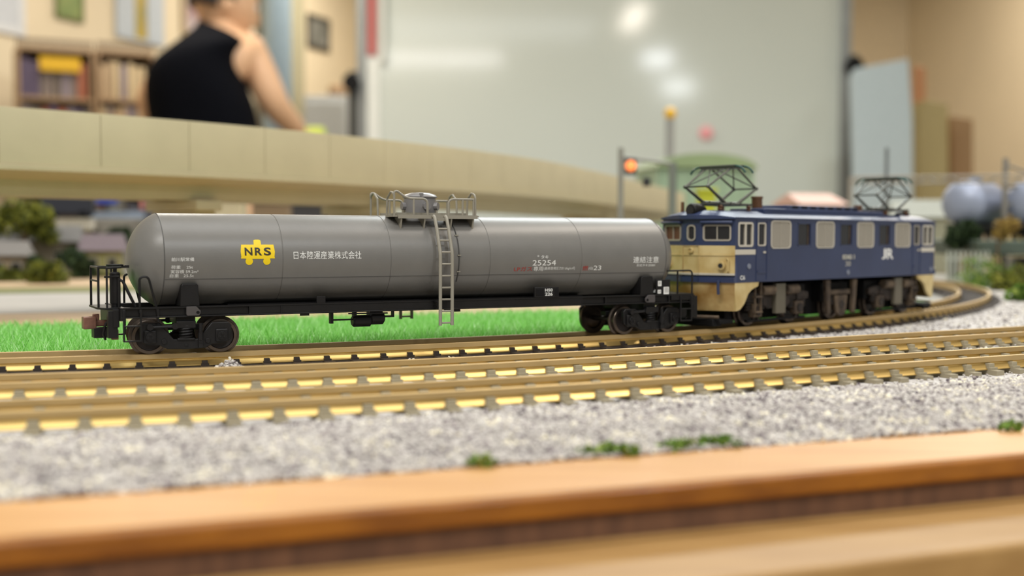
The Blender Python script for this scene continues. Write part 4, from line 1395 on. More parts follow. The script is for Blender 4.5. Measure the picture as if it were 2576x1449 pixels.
for x, z in ((1.0, 10.9), (-36.4, 12.9), (39.3, 10.9)):
    obj('round_cap', G().tube([(x, -LW + 0.1, z), (x, -LW - 0.18, z)], 0.55, 14), plain('cap_grey', 120, 126, 140), body)

# running gear: two two-axle trucks and a single-axle truck in the middle
RWH = 3.35
def truck(cx, wheels, name='truck'):
    g = G().box(cx - 12.2 if len(wheels) > 1 else cx - 5.6, cx + 12.2 if len(wheels) > 1 else cx + 5.6, -6.3, 6.3, 4.2, 8.6)
    tr = obj(name, g, M['black_dull'], loco, 0.2)
    obj('motor_case', G().box(cx - 13.4 if len(wheels) > 1 else cx - 8, cx + 13.4 if len(wheels) > 1 else cx + 8, -3.9, 3.9, 1.2, 8.8), M['black_dull'], tr, 0.2)
    for sd in (-1, 1):
        y0, y1 = 6.4 * sd, 7.4 * sd
        for wx in wheels:
            x = cx + wx
            wm, dm = wheel_mesh(RWH, sd)
            o_ = link('wheel', wm, tr); o_.location = (x * S, 4.5 * sd * S, RWH * S)
            o_ = link('wheel_disc', dm, tr); o_.location = (x * S, 4.5 * sd * S, RWH * S)
            o_ = obj('axle_box', G().box(x - 1.5, x + 1.5, min(y0, y1 + 0.6 * sd), max(y0, y1 + 0.6 * sd), 2.0, 4.9), M['rust_light'], tr, 0.25)
            obj('axle_cap', G().tube([(x, 7.7 * sd, 3.4), (x, 8.3 * sd, 3.4)], 1.0, 14), M['rust'], tr)
            for k in (-2.3, 2.3):
                pts = [(x + k + 0.6 * math.cos(t * 0.7), 7.0 * sd + 0.5 * math.sin(t * 0.7), 3.4 + t * 0.06) for t in range(40)]
                obj('spring', G().tube(pts, 0.22, 5), M['rust'], tr)
        if len(wheels) > 1:
            poly = [(-11.8, 5.4), (-11.8, 6.8), (-8, 7.3), (-4, 6.4), (4, 6.4), (8, 7.3), (11.8, 6.8), (11.8, 5.4), (9.6, 5.0), (5.6, 5.2), (3.4, 3.6), (-3.4, 3.6), (-5.6, 5.2), (-9.6, 5.0)]
            obj('side_frame', G().prism([(cx + a, b) for a, b in poly], min(y0, y1), max(y0, y1)), M['rust'], tr, 0.15)
            for k in (-1, 1):
                x = cx + k * 4.4
                obj('brake_cylinder', G().tube([(x - 2.1, 7.9 * sd, 7.6), (x + 2.1, 7.9 * sd, 7.6)], 1.05, 12), M['rust_light'], tr)
                g = G().tube([(x + 2.6 * k, 7.6 * sd, 6.6), (x + 3.0 * k, 7.6 * sd, 3.4), (x + 2.4 * k, 7.4 * sd, 1.2)], 0.28, 6)
                obj('sand_pipe', g, M['rust'], tr)
                obj('brake_shoe', G().box(cx + k * 4.0 - 0.5, cx + k * 4.0 + 0.5, min(4.6 * sd, 5.6 * sd), max(4.6 * sd, 5.6 * sd), 1.6, 4.4), M['rust'], tr, 0.1)
            obj('bolster_plate', G().box(cx - 1.75, cx + 1.75, min(7.4 * sd, 8.4 * sd), max(7.4 * sd, 8.4 * sd), 2.5, 9.0), plain('bolster_grey', 98, 92, 78), tr, 0.12)
            g = G().box(cx - 10.5, cx + 10.5, min(6.6 * sd, 7.4 * sd), max(6.6 * sd, 7.4 * sd), 1.0, 1.5)
            obj('brake_beam', g, M['black_dull'], tr)
        else:
            for k in (-1, 1):
                x = cx + k * 5.6
                poly = [(x - 0.9, 9.3), (x + 0.9, 9.3), (x + 0.55 - 0.5 * k, 1.4), (x - 0.55 - 0.5 * k, 1.4)]
                obj('guide_arm', G().prism(poly, min(7.4 * sd, 8.3 * sd), max(7.4 * sd, 8.3 * sd)), M['rust_light'], tr, 0.1)
            obj('spring_yoke', G().box(cx - 4, cx + 4, min(7.0 * sd, 8.0 * sd), max(7.0 * sd, 8.0 * sd), 5.8, 6.9), M['rust_light'], tr, 0.2)
            obj('axle_guard', G().prism([(cx - 2.6, 5.6), (cx + 2.6, 5.6), (cx + 2.0, 1.8), (cx + 0.8, 0.8), (cx - 0.8, 0.8), (cx - 2.0, 1.8)], min(7.6 * sd, 8.2 * sd), max(7.6 * sd, 8.2 * sd)), M['rust_light'], tr, 0.15)
    for wx in wheels:
        obj('axle', G().tube([(cx + wx, -7, RWH), (cx + wx, 7, RWH)], 0.7, 10), M['rust'], tr)
    return tr
truck(-23.6, (-7.6, 7.6))
truck(25.4, (-7.6, 7.6))
truck(0.3, (0.0,), 'middle_truck')
# cab steps
for e in (-1, 1):
    for sd in (-1, 1):
        g = G()
        for x in (31.2, 33.2):
            g.box(e * x - 0.15, e * x + 0.15, min(8.4 * sd, 8.8 * sd), max(8.4 * sd, 8.8 * sd), 3.0, 9.4)
        for z in (3.2, 6.4):
            g.box(min(e * 31.0, e * 33.4), max(e * 31.0, e * 33.4), min(8.0 * sd, 9.0 * sd), max(8.0 * sd, 9.0 * sd), z - 0.18, z + 0.18)
        obj('cab_step', g, M['rust_light'], loco)

stretch(loco, 1.0447, 0.988)

# ------------------------------------------------------------------ model scenery on the far part of the board
def plate(name, quad, z0, z1, m, parent=None, bevel=0.0):
    return obj(name, G().hprism(quad, z0, z1), m, parent, bevel)
def aline(p, ang, L):
    return (p[0] + math.cos(ang) * L, p[1] + math.sin(ang) * L)
A0 = math.radians(22.8)
def band(y0, y1, x0=-320, x1=60):
    """parallelogram strip across the board, y0..y1 measured on x = 0, running with the mat edge"""
    k = math.tan(A0)
    return [(x0, y0 + x0 * k), (x1, y0 + x1 * k), (x1, y1 + x1 * k), (x0, y1 + x0 * k)]
for nm, y0, y1, z1, m_, lab, cat in (
        ('tan_plank', 309, 388, -3.1, M['plank_tan'], 'narrow tan plank just behind the green grass mat', 'plank'),
        ('road_panel', 394, 522, -3.2, M['road_white'], 'white road panel lying behind the tan plank', 'panel'),
        ('turf_strip', 528, 576, -3.0, M['ground_green'], 'thin olive turf strip between the white road panels', 'turf'),
        ('wide_plank', 580, 700, -2.6, M['plank_tan'], 'wide tan wooden plank behind the turf strip', 'plank'),
        ('pavement_panel', 704, 790, -2.2, M['road_white'], 'pale pavement panel at the foot of the model houses', 'panel')):
    o = plate(nm, band(y0, y1), -4.2, z1, m_, bevel=0.3)
    tag(o, lab, cat)

# --- viaduct
VP = [(-260, 180), (-215, 216), (-170, 252), (-126, 290), (-90, 326), (-57, 367), (-30, 408), (-4, 455), (17, 503), (36, 560), (56, 624), (82, 712), (110, 808), (126, 860), (142, 915)]
def catmull(P, step):
    P = [Vector(p) for p in P]
    out = []
    for i in range(1, len(P) - 2):
        for k in range(24):
            t = k / 24
            a, b, c, d = P[i - 1], P[i], P[i + 1], P[i + 2]
            out.append(0.5 * ((2 * b) + (c - a) * t + (2 * a - 5 * b + 4 * c - d) * t * t + (3 * b - a - 3 * c + d) * t ** 3))
    # smooth, then resample
    for _ in range(60):
        out = [out[0]] + [(out[i - 1] + out[i] * 2 + out[i + 1]) / 4 for i in range(1, len(out) - 1)] + [out[-1]]
    res, acc = [out[0]], 0.0
    for p, q in zip(out, out[1:]):
        L = (q - p).length
        while acc + L >= step:
            p = p.lerp(q, (step - acc) / L)
            L = (q - p).length
            acc = 0.0
            res.append(p.copy())
        acc += L
    return res
vp = catmull(VP, 2.0)
vn = []
for i in range(len(vp)):
    d = (vp[min(i + 1, len(vp) - 1)] - vp[max(i - 1, 0)]).normalized()
    vn.append(Vector((-d.y, d.x)))           # away from the camera
def vsweep(prof, i0, i1, gap=0.0):
    """closed profile [(offset away from camera, z)] swept along viaduct samples i0..i1"""
    v, f = [], []
    n = len(prof)
    for i in range(i0, i1 + 1):
        p = vp[i].copy()
        if gap and i in (i0, i1):
            q = vp[min(i + 1, len(vp) - 1)] if i == i0 else vp[i - 1]
            p = p + (q - p).normalized() * gap
        for (o_, z) in prof:
            q = p + vn[i] * o_
            v.append((q.x, q.y, z))
    m_ = i1 - i0
    for i in range(m_):
        for k in range(n):
            k2 = (k + 1) % n
            f.append((i * n + k, i * n + k2, (i + 1) * n + k2, (i + 1) * n + k))
    f.append(tuple(range(n))); f.append(tuple(m_ * n + k for k in range(n)))
    return G().raw(v, f)
via = thing('viaduct', 'beige concrete railway viaduct curving behind the tank wagon', 'viaduct', (0, 0, 0))
LASTV = len(vp) - 1
VWD = 36
obj('deck', vsweep([(-0.9, 36.2), (-0.9, 35.0), (1.2, 34.6), (7.5, 33.0), (VWD - 7.5, 33.0), (VWD - 1.2, 34.6), (VWD + 0.9, 35.0), (VWD + 0.9, 36.2), (VWD - 1, 36.6), (1, 36.6)], 0, LASTV), M['concrete'], via, smooth=25)
obj('girder', vsweep([(8.2, 33.2), (8.6, 28.9), (13.5, 28.9), (14.0, 33.2)], 0, LASTV), M['concrete'], via, smooth=25)
obj('girder', vsweep([(VWD - 14, 33.2), (VWD - 13.5, 28.9), (VWD - 8.6, 28.9), (VWD - 8.2, 33.2)], 0, LASTV), M['concrete'], via, smooth=25)
# phase of the wall panels: seams at photo x = 258, 480 ...
def near_index(px_, y_):
    best = min(range(len(vp)), key=lambda i: abs(at(px_, y_, vp[i].y)[0] - vp[i].x))
    return best
i0 = near_index(258, 300) % 13
for side, offs in (('near', ((0.0, 0.9))), ('far', ((VWD - 0.9, VWD)))):
    i = i0 - 13 if i0 else 0
    while i < LASTV:
        a_, b_ = max(i, 0), min(i + 13, LASTV)
        if b_ - a_ >= 2:
            pr = [(offs[0], 36.5), (offs[0], 50.1), (offs[0] + 0.12, 50.4), (offs[1] - 0.12, 50.4), (offs[1], 50.1), (offs[1], 36.5)]
            obj('side_panel', vsweep(pr, a_, b_, 0.09), M['concrete'], via, smooth=25)
        i += 13
for i in (near_index(560, 505), near_index(1010, 505), near_index(1560, 500), 6):
    c = vp[i] + vn[i] * VWD / 2
    d = Vector((vn[i].y, -vn[i].x))
    ang = math.atan2(d.y, d.x)
    g = G().box(-3.5, 3.5, -11, 11, -4.2, 25.9)
    g.box(-4.4, 4.4, -13, 13, 25.9, 28.9)
    pr = obj('pier', g, M['concrete'], via, 0.4)
    pr.location = (c.x * S, c.y * S, 0); pr.rotation_euler = (0, 0, ang)

# --- trees and bushes
def tree(name, label, cat, p, h, r, lumps, m, n=900, leaf=2.0, seed=1, group=None, trunk=True):
    t = thing(name, label, cat, p, 0, group)
    r2 = random.Random(seed)
    if trunk:
        obj('trunk', G().tube([(0, 0, 0), (0.3, 0.2, h * 0.4), (0, 0, h * 0.75)], [r * 0.12, r * 0.09, r * 0.05], 8), M['bark'], t)
    C = [(r2.uniform(-1, 1) * r * 0.55, r2.uniform(-1, 1) * r * 0.55, h - r + r2.uniform(-0.5, 0.6) * r * 0.7, r * r2.uniform(0.4, 0.62)) for _ in range(lumps)]
    V, F = leaves(C, r, n, leaf, seed)
    big('crown', V, F, m, t)
    return t
def ground_at(x, depth, z=-4.2):
    q = at(x, 700, depth)
    return (q[0], depth, z)
tree('olive_tree', 'round olive green model tree beside the dark van', 'tree', ground_at(62, 640), 47, 17, 7, M['foliage'], 1500, 2.2, 2)
tree('dark_bush', 'dark green bush in front of the cream model house', 'bush', ground_at(108, 560), 14, 9, 6, M['foliage_dark'], 800, 1.8, 3, trunk=False)
tree('low_bush', 'low olive bush at the edge of the model village', 'bush', ground_at(30, 545), 9, 8, 6, M['foliage'], 800, 1.8, 4, trunk=False)
tree('tall_dark_tree', 'dark slim tree behind the pink roofed house', 'tree', ground_at(178, 660), 20, 8, 6, M['foliage_dark'], 800, 1.8, 5)
tree('round_dark_bush', 'round near-black bush beside the pink roofed house', 'bush', ground_at(205, 585), 17, 9, 6, M['foliage_dark'], 900, 1.8, 21, trunk=False)
tree('mossy_bush', 'mossy green bush below the flat grey roof', 'bush', ground_at(120, 530), 13, 10, 6, M['foliage'], 900, 1.8, 22, trunk=False)
tree('shaded_tree', 'dark tree close to the end of the tank wagon', 'tree', ground_at(300, 700), 30, 8, 6, M['foliage_dark'], 800, 2.0, 6)
V, F = leaves([(ground_at(x, 600)[0], 600, -3.0, 6) for x in range(-20, 330, 28)], 6, 1500, 1.6, 9, (1.3, 0.5, 0.35))
o = big('rough_grass', V, F, M['foliage'])
tag(o, 'rough olive grass strip in front of the model houses', 'grass', kind='stuff')

# --- model houses at the left
def house(name, label, x, depth, wpx, ybase, yeave, yridge, wallc, roofc, rz=0.3, deep=40, over=3, cat='house', roof='gable'):
    k = depth / FPX
    W_ = wpx * k
    p = at(x, ybase, depth)
    t = thing(name, label, cat, (p[0], depth, -4.2), rz)
    zb = 0
    ze = at(x, yeave, depth)[2] + 4.2
    zr = at(x, yridge, depth)[2] + 4.2
    obj('walls', G().box(-W_ / 2, W_ / 2, 0, deep, zb, ze), wallc, t, 0.3)
    if roof == 'gable':
        g = G().raw([(-W_ / 2 - over, -over, ze - 0.6), (W_ / 2 + over, -over, ze - 0.6), (W_ / 2 + over, deep + over, ze - 0.6), (-W_ / 2 - over, deep + over, ze - 0.6), (-W_ / 2 - over * 0.3, deep / 2, zr), (W_ / 2 + over * 0.3, deep / 2, zr)],
                    [(0, 1, 5, 4), (2, 3, 4, 5), (0, 4, 3), (1, 2, 5), (0, 3, 2, 1)])
        obj('roof', g, roofc, t, 0.2)
    else:
        obj('roof', G().box(-W_ / 2 - over, W_ / 2 + over, -over, deep + over, ze, max(zr, ze + 1.5)), roofc, t, 0.3)
    n = max(2, int(W_ / 14))
    for i in range(n):
        cx_ = -W_ / 2 + W_ * (i + 0.5) / n
        wf = obj('window', G().box(cx_ - 2.6, cx_ + 2.6, -0.5, 0.2, ze * 0.35, ze * 0.35 + min(7, ze * 0.4)), M['white_trim'], t, 0.1)
        obj('pane', G().box(cx_ - 2.2, cx_ + 2.2, -0.6, -0.4, ze * 0.35 + 0.4, ze * 0.35 + min(7, ze * 0.4) - 0.4), M['glass_dark'], wf)
    return t
cream_m, grey_m, pink_m = plain('house_cream', 172, 158, 108), plain('roof_grey', 96, 94, 92), plain('roof_pinkgrey', 100, 86, 92)
house('cream_house', 'cream walled model house under a flat pale roof, behind the dark bush', 165, 720, 120, 655, 575, 548, cream_m, plain('roof_cream', 116, 108, 90), 0.25, 40)
house('flat_canopy_house', 'long low grey roofed model building below the olive tree', 60, 650, 250, 660, 605, 566, plain('wall_greige', 110, 100, 80), grey_m, 0.25, 34)
house('pink_roof_house', 'small model house with pinkish grey roof and yellow green wall', 258, 600, 92, 672, 628, 588, plain('wall_yellowgreen', 140, 138, 88), pink_m, 0.3, 30)
house('white_shed', 'small white roofed shed at the left of the model village', 18, 560, 80, 660, 640, 606, plain('shed_wall', 140, 124, 100), plain('roof_white', 112, 108, 104), 0.3, 26)
t = house('blue_grey_hall', 'large pale blue grey model hall with a blue panel on its roof', 300, 860, 190, 620, 590, 530, plain('hall_wall', 92, 100, 104), plain('roof_bluegrey', 96, 108, 122), 0.2, 60)
obj('roof_sign', G().box(-26, -2, 8, 12, 46, 62), plain('sign_blue', 28, 62, 160), t, 0.5, label='blue roof panel')
obj('roof_sign', G().box(14, 26, 8, 12, 42, 52), plain('sign_coral', 190, 120, 108), t, 0.5, label='coral roof panel')
# dark van shaped block behind the olive tree
p = at(168, 545, 760)
t = thing('dark_van', 'dark navy box van parked beside the olive tree', 'van', (p[0], 760, 30), 0.2)
g = G().box(-16, 16, 0, 14, 2, 18)
obj('body', g, plain('van_navy', 36, 38, 48), t, 1.2)
obj('windscreen', G().box(16.0, 16.4, 1.5, 12.5, 10, 16), M['glass_dark'], t)
for x in (-10, 10):
    for y in (0, 14):
        obj('wheel', G().tube([(x, y - 1, 2), (x, y + 1, 2)], 3, 14), M['black_dull'], t)
o = plate('upper_road', [aline((p[0] - 150, 735), 0.1, 0), aline((p[0] + 190, 748), 0.1, 0), (p[0] + 190, 800), (p[0] - 150, 790)], -4.2, 29.5, plain('road_concrete', 138, 132, 120), bevel=0.6)
tag(o, 'raised concrete road block carrying the dark van', 'road')
# low second line of buildings below the viaduct
for k, (x, y0, y1, wpx, d_, c_, lab) in enumerate((
        (555, 535, 505, 105, 640, (188, 180, 150), 'pale block standing under the viaduct near its pier'),
        (680, 545, 513, 90, 700, (128, 108, 82), 'brown low shed under the viaduct'),
        (800, 545, 516, 150, 760, (60, 58, 58), 'dark low shed under the viaduct'),
        (430, 540, 500, 130, 720, (74, 74, 80), 'charcoal low shed under the viaduct, left of the pale block'))):
    q = at(x, y0, d_)
    W_ = wpx * d_ / FPX
    t = thing('low_shed', lab, 'shed', (q[0], d_, -4.2), 0.1, None)
    top = at(x, y1, d_)[2] + 4.2
    obj('walls', G().box(-W_ / 2, W_ / 2, 0, 25, 0, top), plain('shed_%d' % k, *c_), t, 0.5)
    obj('roof', G().box(-W_ / 2 - 1, W_ / 2 + 1, -1, 26, top, top + 1.2), plain('shed_roof_%d' % k, *[min(255, v + 18) for v in c_]), t, 0.3)

# --- signal mast, green hall, poles and gantry at the right
def mast(name, label, cat, x, depth, ytop, r, m):
    q = at(x, ytop, depth)
    t = thing(name, label, cat, (q[0], depth, -4.2))
    H_ = q[2] + 4.2
    obj('base', G().box(-2 * r, 2 * r, -2 * r, 2 * r, 0, 3), grey_m, t)
    obj('pole', G().tube([(0, 0, 0), (0, 0, H_)], r, 10), m, t)
    return t, H_
pole_m = plain('mast_grey', 138, 138, 130)
t, H_ = mast('signal_mast', 'grey signal mast with one glowing orange lamp', 'signal', 1562, 470, 372, 1.15, pole_m)
q = at(1586, 418, 470)
zz = q[2] + 4.2; xx = q[0] - at(1562, 418, 470)[0]
hd = obj('signal_head', G().box(xx - 2.3, xx + 2.3, -1.4, 1.4, zz - 3.4, zz + 3.2), plain('signal_black', 40, 40, 40), t, 0.4)
obj('lamp', G().sph((xx, -1.9, zz), 2.1, 1.0, 2.1), mat('signal_orange', rgb(255, 130, 60), 0.4, emit=((1.0, 0.27, 0.08, 1), 1.1)), hd, label='glowing orange lamp')
obj('arm', G().tube([(0, 0, zz + 3.5), (at(1690, 410, 470)[0] - at(1562, 410, 470)[0], 0, zz + 1.0)], 0.7, 8), pole_m, t)
obj('relay_box', G().box(xx + 5, xx + 8, -1.2, 1.2, zz - 8, zz - 4.5), plain('signal_black', 40, 40, 40), t, 0.3)
t, H_ = mast('station_post', 'grey upright post in front of the green model hall', 'post', 1692, 520, 408, 1.9, plain('post_grey', 116, 122, 112))
t, H_ = mast('catenary_mast', 'thin grey catenary mast behind the far pantograph', 'mast', 2231, 520, 372, 0.8, plain('mast_dark', 104, 108, 108))
t, H_ = mast('catenary_mast', 'grey catenary mast with crossarms beside the silver tank cars', 'mast', 2530, 540, 398, 1.3, plain('mast_mid', 128, 124, 116))
obj('crossarm', G().tube([(0, 0, H_ - 3), (30, 6, H_ - 12)], 0.6, 6).tube([(0, 0, H_ - 22), (30, 6, H_ - 8)], 0.6, 6), plain('mast_mid', 128, 124, 116), t)
obj('crossarm', G().tube([(0, 0, H_ - 13), (40, 8, H_ - 13)], 0.8, 6), plain('mast_mid', 128, 124, 116), t)
a_, b_ = at(2140, 446, 560), at(2610, 440, 500)
t = thing('catenary_gantry', 'long lattice catenary gantry beam spanning behind the locomotive', 'gantry', (0, 0, 0))
g = G()
for dz in (0, 3.0):
    g.tube([(a_[0], a_[1], a_[2] - dz), (b_[0], b_[1], b_[2] - dz)], 0.55, 6)
for i in range(16):
    p0 = Vector(a_).lerp(Vector(b_), i / 16); p1 = Vector(a_).lerp(Vector(b_), (i + 1) / 16)
    g.tube([(p0.x, p0.y, p0.z - (0 if i % 2 else 3)), (p1.x, p1.y, p1.z - (3 if i % 2 else 0))], 0.4, 5)
obj('beam', g, plain('gantry_grey', 158, 150, 136), t)
for q in (a_, b_):
    obj('leg', G().tube([(q[0], q[1], -4.2), (q[0], q[1], q[2])], 1.0, 8), plain('gantry_grey', 158, 150, 136), t)

# green hall with barrel roof
D_ = 960
xl, xr = at(1650, 500, D_)[0], at(1902, 500, D_)[0]
ztop, zeave, zlow = at(1780, 388, D_)[2], at(1780, 425, D_)[2], -4.2
t = thing('green_hall', 'translucent green model hall with barrel roof behind the near pantograph', 'building', ((xl + xr) / 2, D_, -4.2), 0.15)
hw = (xr - xl) / 2
n = 14
prof = [(-hw, zeave + 4.2)] + [(-hw * math.cos(math.pi * i / n), zeave + 4.2 + (ztop - zeave) * math.sin(math.pi * i / n)) for i in range(n + 1)] + [(hw, zeave + 4.2)]
obj('roof', G().prism([(x * 1.04, z + 0.6) for x, z in prof[1:-1]], -4, 74), plain('hall_green', 142, 160, 118, 0.4), t, smooth=40)
obj('walls', G().box(-hw, hw, 0, 70, 0, zeave + 4.2), plain('hall_wall_green', 166, 188, 160, 0.4), t, 0.3)
for i in range(11):
    x = -hw + 2 * hw * (i + 0.5) / 11
    obj('rib', G().box(x - 0.7, x + 0.7, -1.2, 0.2, 0, zeave + 4.2), plain('hall_rib', 134, 158, 128), t)
t.rotation_euler = (0, 0, 0.15)
q = at(1776, 498, 620)
g = G().box(-4.5, 4.5, -4, 4, 0, q[2] + 4.2 + 3)
o = obj('lime_tower', g.box(-5.5, 5.5, -5, 5, q[2] + 7, q[2] + 9), plain('lime', 186, 190, 44), None, 0.5)
o.location = (q[0] * S, 620 * S, -4.2 * S)
tag(o, 'slim lime green tower in front of the green hall', 'tower')
house('salmon_house', 'salmon roofed model house seen above the locomotive roof', 2070, 720, 110, 560, 512, 484, plain('salmon_wall', 190, 170, 152), plain('salmon_roof', 206, 164, 146), 0.2, 40)
house('pale_house', 'pale grey model house beyond the rear of the locomotive', 2330, 760, 150, 640, 545, 500, plain('pale_wall', 150, 150, 128), plain('pale_roof', 140, 142, 130), -0.2, 40)

ORD6 = ['first', 'second', 'third']
# silver tank cars on a raised deck
def silver_car(x, depth, rz, label):
    q = at(x, 512, depth)
    t = thing('silver_tank_car', label, 'wagon', (q[0], depth, 0), rz, 'silver tank cars on the raised deck')
    z = q[2]
    prof = [(10.6 * math.sin(math.pi / 2 * i / 8), -13 - 6 * math.cos(math.pi / 2 * i / 8)) for i in range(9)]
    prof += [(r, -h) for r, h in reversed(prof)]
    obj('tank', G().lathe(prof, (0, 0, z), 'x', 32), plain('silver_tank', 158, 166, 186, 0.42, metal=0.3), t)
    obj('frame', G().box(-20, 20, -6, 6, z - 12.5, z - 10.0), M['black'], t, 0.3)
    obj('dome', G().lathe([(3, z + 9), (3, z + 12.5), (0, z + 13)], (0, 0, 0), 'z', 16), plain('silver_tank', 158, 164, 178), t)
    for bx in (-11, 11):
        b_ = obj('bogie', G().box(bx - 7, bx + 7, -6.5, 6.5, z - 14.5, z - 12), M['black'], t, 0.4)
        for wx in (-5.5, 5.5):
            for sd in (-1, 1):
                obj('wheel', G().tube([(bx + wx, 4 * sd, z - 14.3), (bx + wx, 5.5 * sd, z - 14.3)], 2.8, 14), M['wheel'], b_)
    return z
zc = silver_car(2452, 560, 0.85, 'silver tank car on the raised deck, end towards the locomotive')
silver_car(2612, 550, 0.85, 'silver tank car at the edge of the picture, behind the crossarm mast')
q = at(2480, 510, 560)
dx_, dy_ = 1.0, 0.0
def bk(a, c):
    return (q[0] + a, 560 + c)
for k, (a, c) in enumerate(((-16, -30), (14, -30), (50, -30), (0, 40), (40, 40), (80, 40))):
    p_ = bk(a, c)
    o = obj('deck_pillar', G().tube([(p_[0], p_[1], -4.2), (p_[0], p_[1], zc - 23.8)], 2.2, 10), plain('pillar_grey', 150, 152, 142))
    tag(o, ('pale grey pillar under the dark green raised deck, %s of its %s row' % (ORD6[k % 3], ('front', 'rear')[k // 3])), 'pillar', 'pillars of the raised deck')
o = plate('raised_deck', [bk(-18, -38), bk(90, -38), bk(110, 60), bk(-8, 60)], zc - 24, zc - 17.2, plain('bank_green', 74, 86, 74), bevel=1)
tag(o, 'dark green raised deck carrying the silver tank cars', 'deck')
tree('dark_round_tree', 'dark round tree at the foot of the raised deck', 'tree', ground_at(2432, 540), 34, 9, 6, M['foliage_dark'], 900, 1.6, 12)
V, F = None, None
tree('bright_bush', 'bright green bush at the bend of the train track', 'bush', ground_at(2480, 500), 18, 15, 9, M['foliage_bright'], 1000, 1.2, 13, trunk=False)
tree('wide_bush', 'wide green bush at the right edge beside the bright bush', 'bush', ground_at(2590, 395), 9, 7, 8, M['foliage_bright'], 1200, 1.3, 14, trunk=False)
tree('olive_bush', 'olive bush at the right edge behind the bright bush', 'bush', ground_at(2555, 480), 15, 13, 9, M['foliage'], 1300, 1.5, 23, trunk=False)
tree('yellowing_tree', 'slim tree with yellow brown crown and dark trunk by the bushes', 'tree', ground_at(2508, 505), 33, 7, 5, island_mat('foliage_yellow', [(0, rgb(110, 84, 40)), (1, rgb(176, 150, 70))], 0.8), 400, 1.2, 15)
t = thing('picket_fence', 'pale picket fence behind the end of the locomotive', 'fence', ground_at(2424, 520))
for i in range(9):
    x = -7 + i * 2.2
    obj('picket', G().box(x - 0.45, x + 0.45, -0.3, 0.3, 0, 17), plain('fence_pale', 186, 190, 178), t)
obj('fence_rail', G().box(-8.2, 12, 0.3, 0.8, 13, 14), plain('fence_pale', 186, 190, 178), t)
obj('fence_rail', G().box(-8.2, 12, 0.3, 0.8, 4, 5), plain('fence_pale', 186, 190, 178), t)
yb = at(2548, 640, 640)
o = obj('yellow_field', G().box(yb[0], yb[0] + 60, 640, 645, -4.2, at(2548, 596, 640)[2]).box(yb[0], yb[0] + 60, 645, 648, -4.2, at(2548, 600, 640)[2]), plain('field_yellow', 196, 170, 66), None, 0.3)
tag(o, 'yellow ochre block at the right edge, below the silver tank cars', 'block')
yb = at(2536, 690, 620)
o = obj('white_kerb', G().box(yb[0], yb[0] + 60, 612, 630, -4.2, at(2548, 645, 620)[2]), plain('kerb_grey', 168, 166, 160), None, 0.3)
tag(o, 'white block in front of the yellow ochre block', 'block')

# ------------------------------------------------------------------ the room behind
t = thing('whiteboard', 'large mobile whiteboard on a grey metal stand', 'whiteboard', (0, 0, FLOOR_Z))
WY = 4490
wl, wr = at(906, 300, WY)[0], at(2122, 300, WY)[0]
zb_, zt_ = 60 - FLOOR_Z, 1290 - FLOOR_Z
obj('board', G().box(wl, wr, WY, WY + 22, zb_, zt_), M['whiteboard'], t, 2)
g = G().box(wl - 12, wl + 22, WY - 14, WY + 30, zb_ - 30, zt_ + 20)
obj('frame_post', g, M['alu'], t, 4)
g = G().box(wr - 18, wr + 24, WY - 14, WY + 30, zb_ - 30, zt_ + 20)
obj('frame_post', g, M['alu'], t, 4)
obj('frame_rail', G().box(wl, wr, WY - 10, WY + 26, zt_, zt_ + 28), M['alu'], t, 3)
obj('pen_tray', G().box(wl, wr, WY - 70, WY + 26, zb_ - 28, zb_), M['alu'], t, 3)
for x, zz in ((wl - 24, 640), (wr + 32, 705)):
    obj('stand_leg', G().box(x - 20, x + 20, WY - 20, WY + 50, 60, zz - FLOOR_Z), M['dark_metal'], t, 4)
    obj('foot', G().box(x - 24, x + 24, WY - 260, WY + 290, 50, 90), M['dark_metal'], t, 4)
    for y in (-240, 270):
        obj('caster', G().tube([(x - 12, WY + y, 28), (x + 12, WY + y, 28)], 28, 16), M['black_dull'], t)
    obj('clamp_knob', G().tube([(x - 4, WY - 52, zz - FLOOR_Z - 45), (x - 4, WY - 15, zz - FLOOR_Z - 45)], 32, 16), M['black_dull'], t)
# things on the board
x0, x1 = at(924, 60, WY - 16)[0], at(946, 60, WY - 16)[0]
zb2 = at(930, 138, WY - 16)[2]
o = obj('red_strip', G().box(x0, x1, WY - 14, WY - 1, zb2, 1260), plain('strip_red', 186, 96, 92), None, 1); tag(o, 'long red magnetic strip at the edge of the whiteboard', 'strip')
x0, x1 = at(951, 60, WY - 16)[0], at(975, 60, WY - 16)[0]
zb2 = at(962, 158, WY - 16)[2]
g = G().tube([((x0 + x1) / 2, WY - 14, zb2 + 8), ((x0 + x1) / 2, WY - 14, 1265)], 13, 14).sph(((x0 + x1) / 2, WY - 14, zb2 + 8), 13)
o = obj('white_tube', g, plain('tube_white', 222, 224, 218), None, 0); tag(o, 'white tube hanging on the whiteboard beside the red strip', 'tube')
x0, x1 = at(922, 60, WY - 16)[0], at(955, 60, WY - 16)[0]
o = obj('white_strip', G().box(x0, x1, WY - 8, WY - 1, 80, at(930, 146, WY)[2]), plain('strip_white', 226, 228, 222), None, 1); tag(o, 'white paper strip below the red magnetic strip', 'strip')
q = at(1776, 335, WY)
g = G().lathe([(0, -18), (20, -17), (26, -8), (26, 0), (0, 0)], (0, 0, 0), 'y', 24)  # solid disc standing in for a pink reflection on the board
o = obj('pink_reflection', g, plain('reflection_pink', 246, 168, 172, 0.4), None); o.location = (q[0] * S, (WY - 0.5) * S, q[2] * S); tag(o, 'pink disc modelled as a round reflection on the whiteboard', 'reflection')
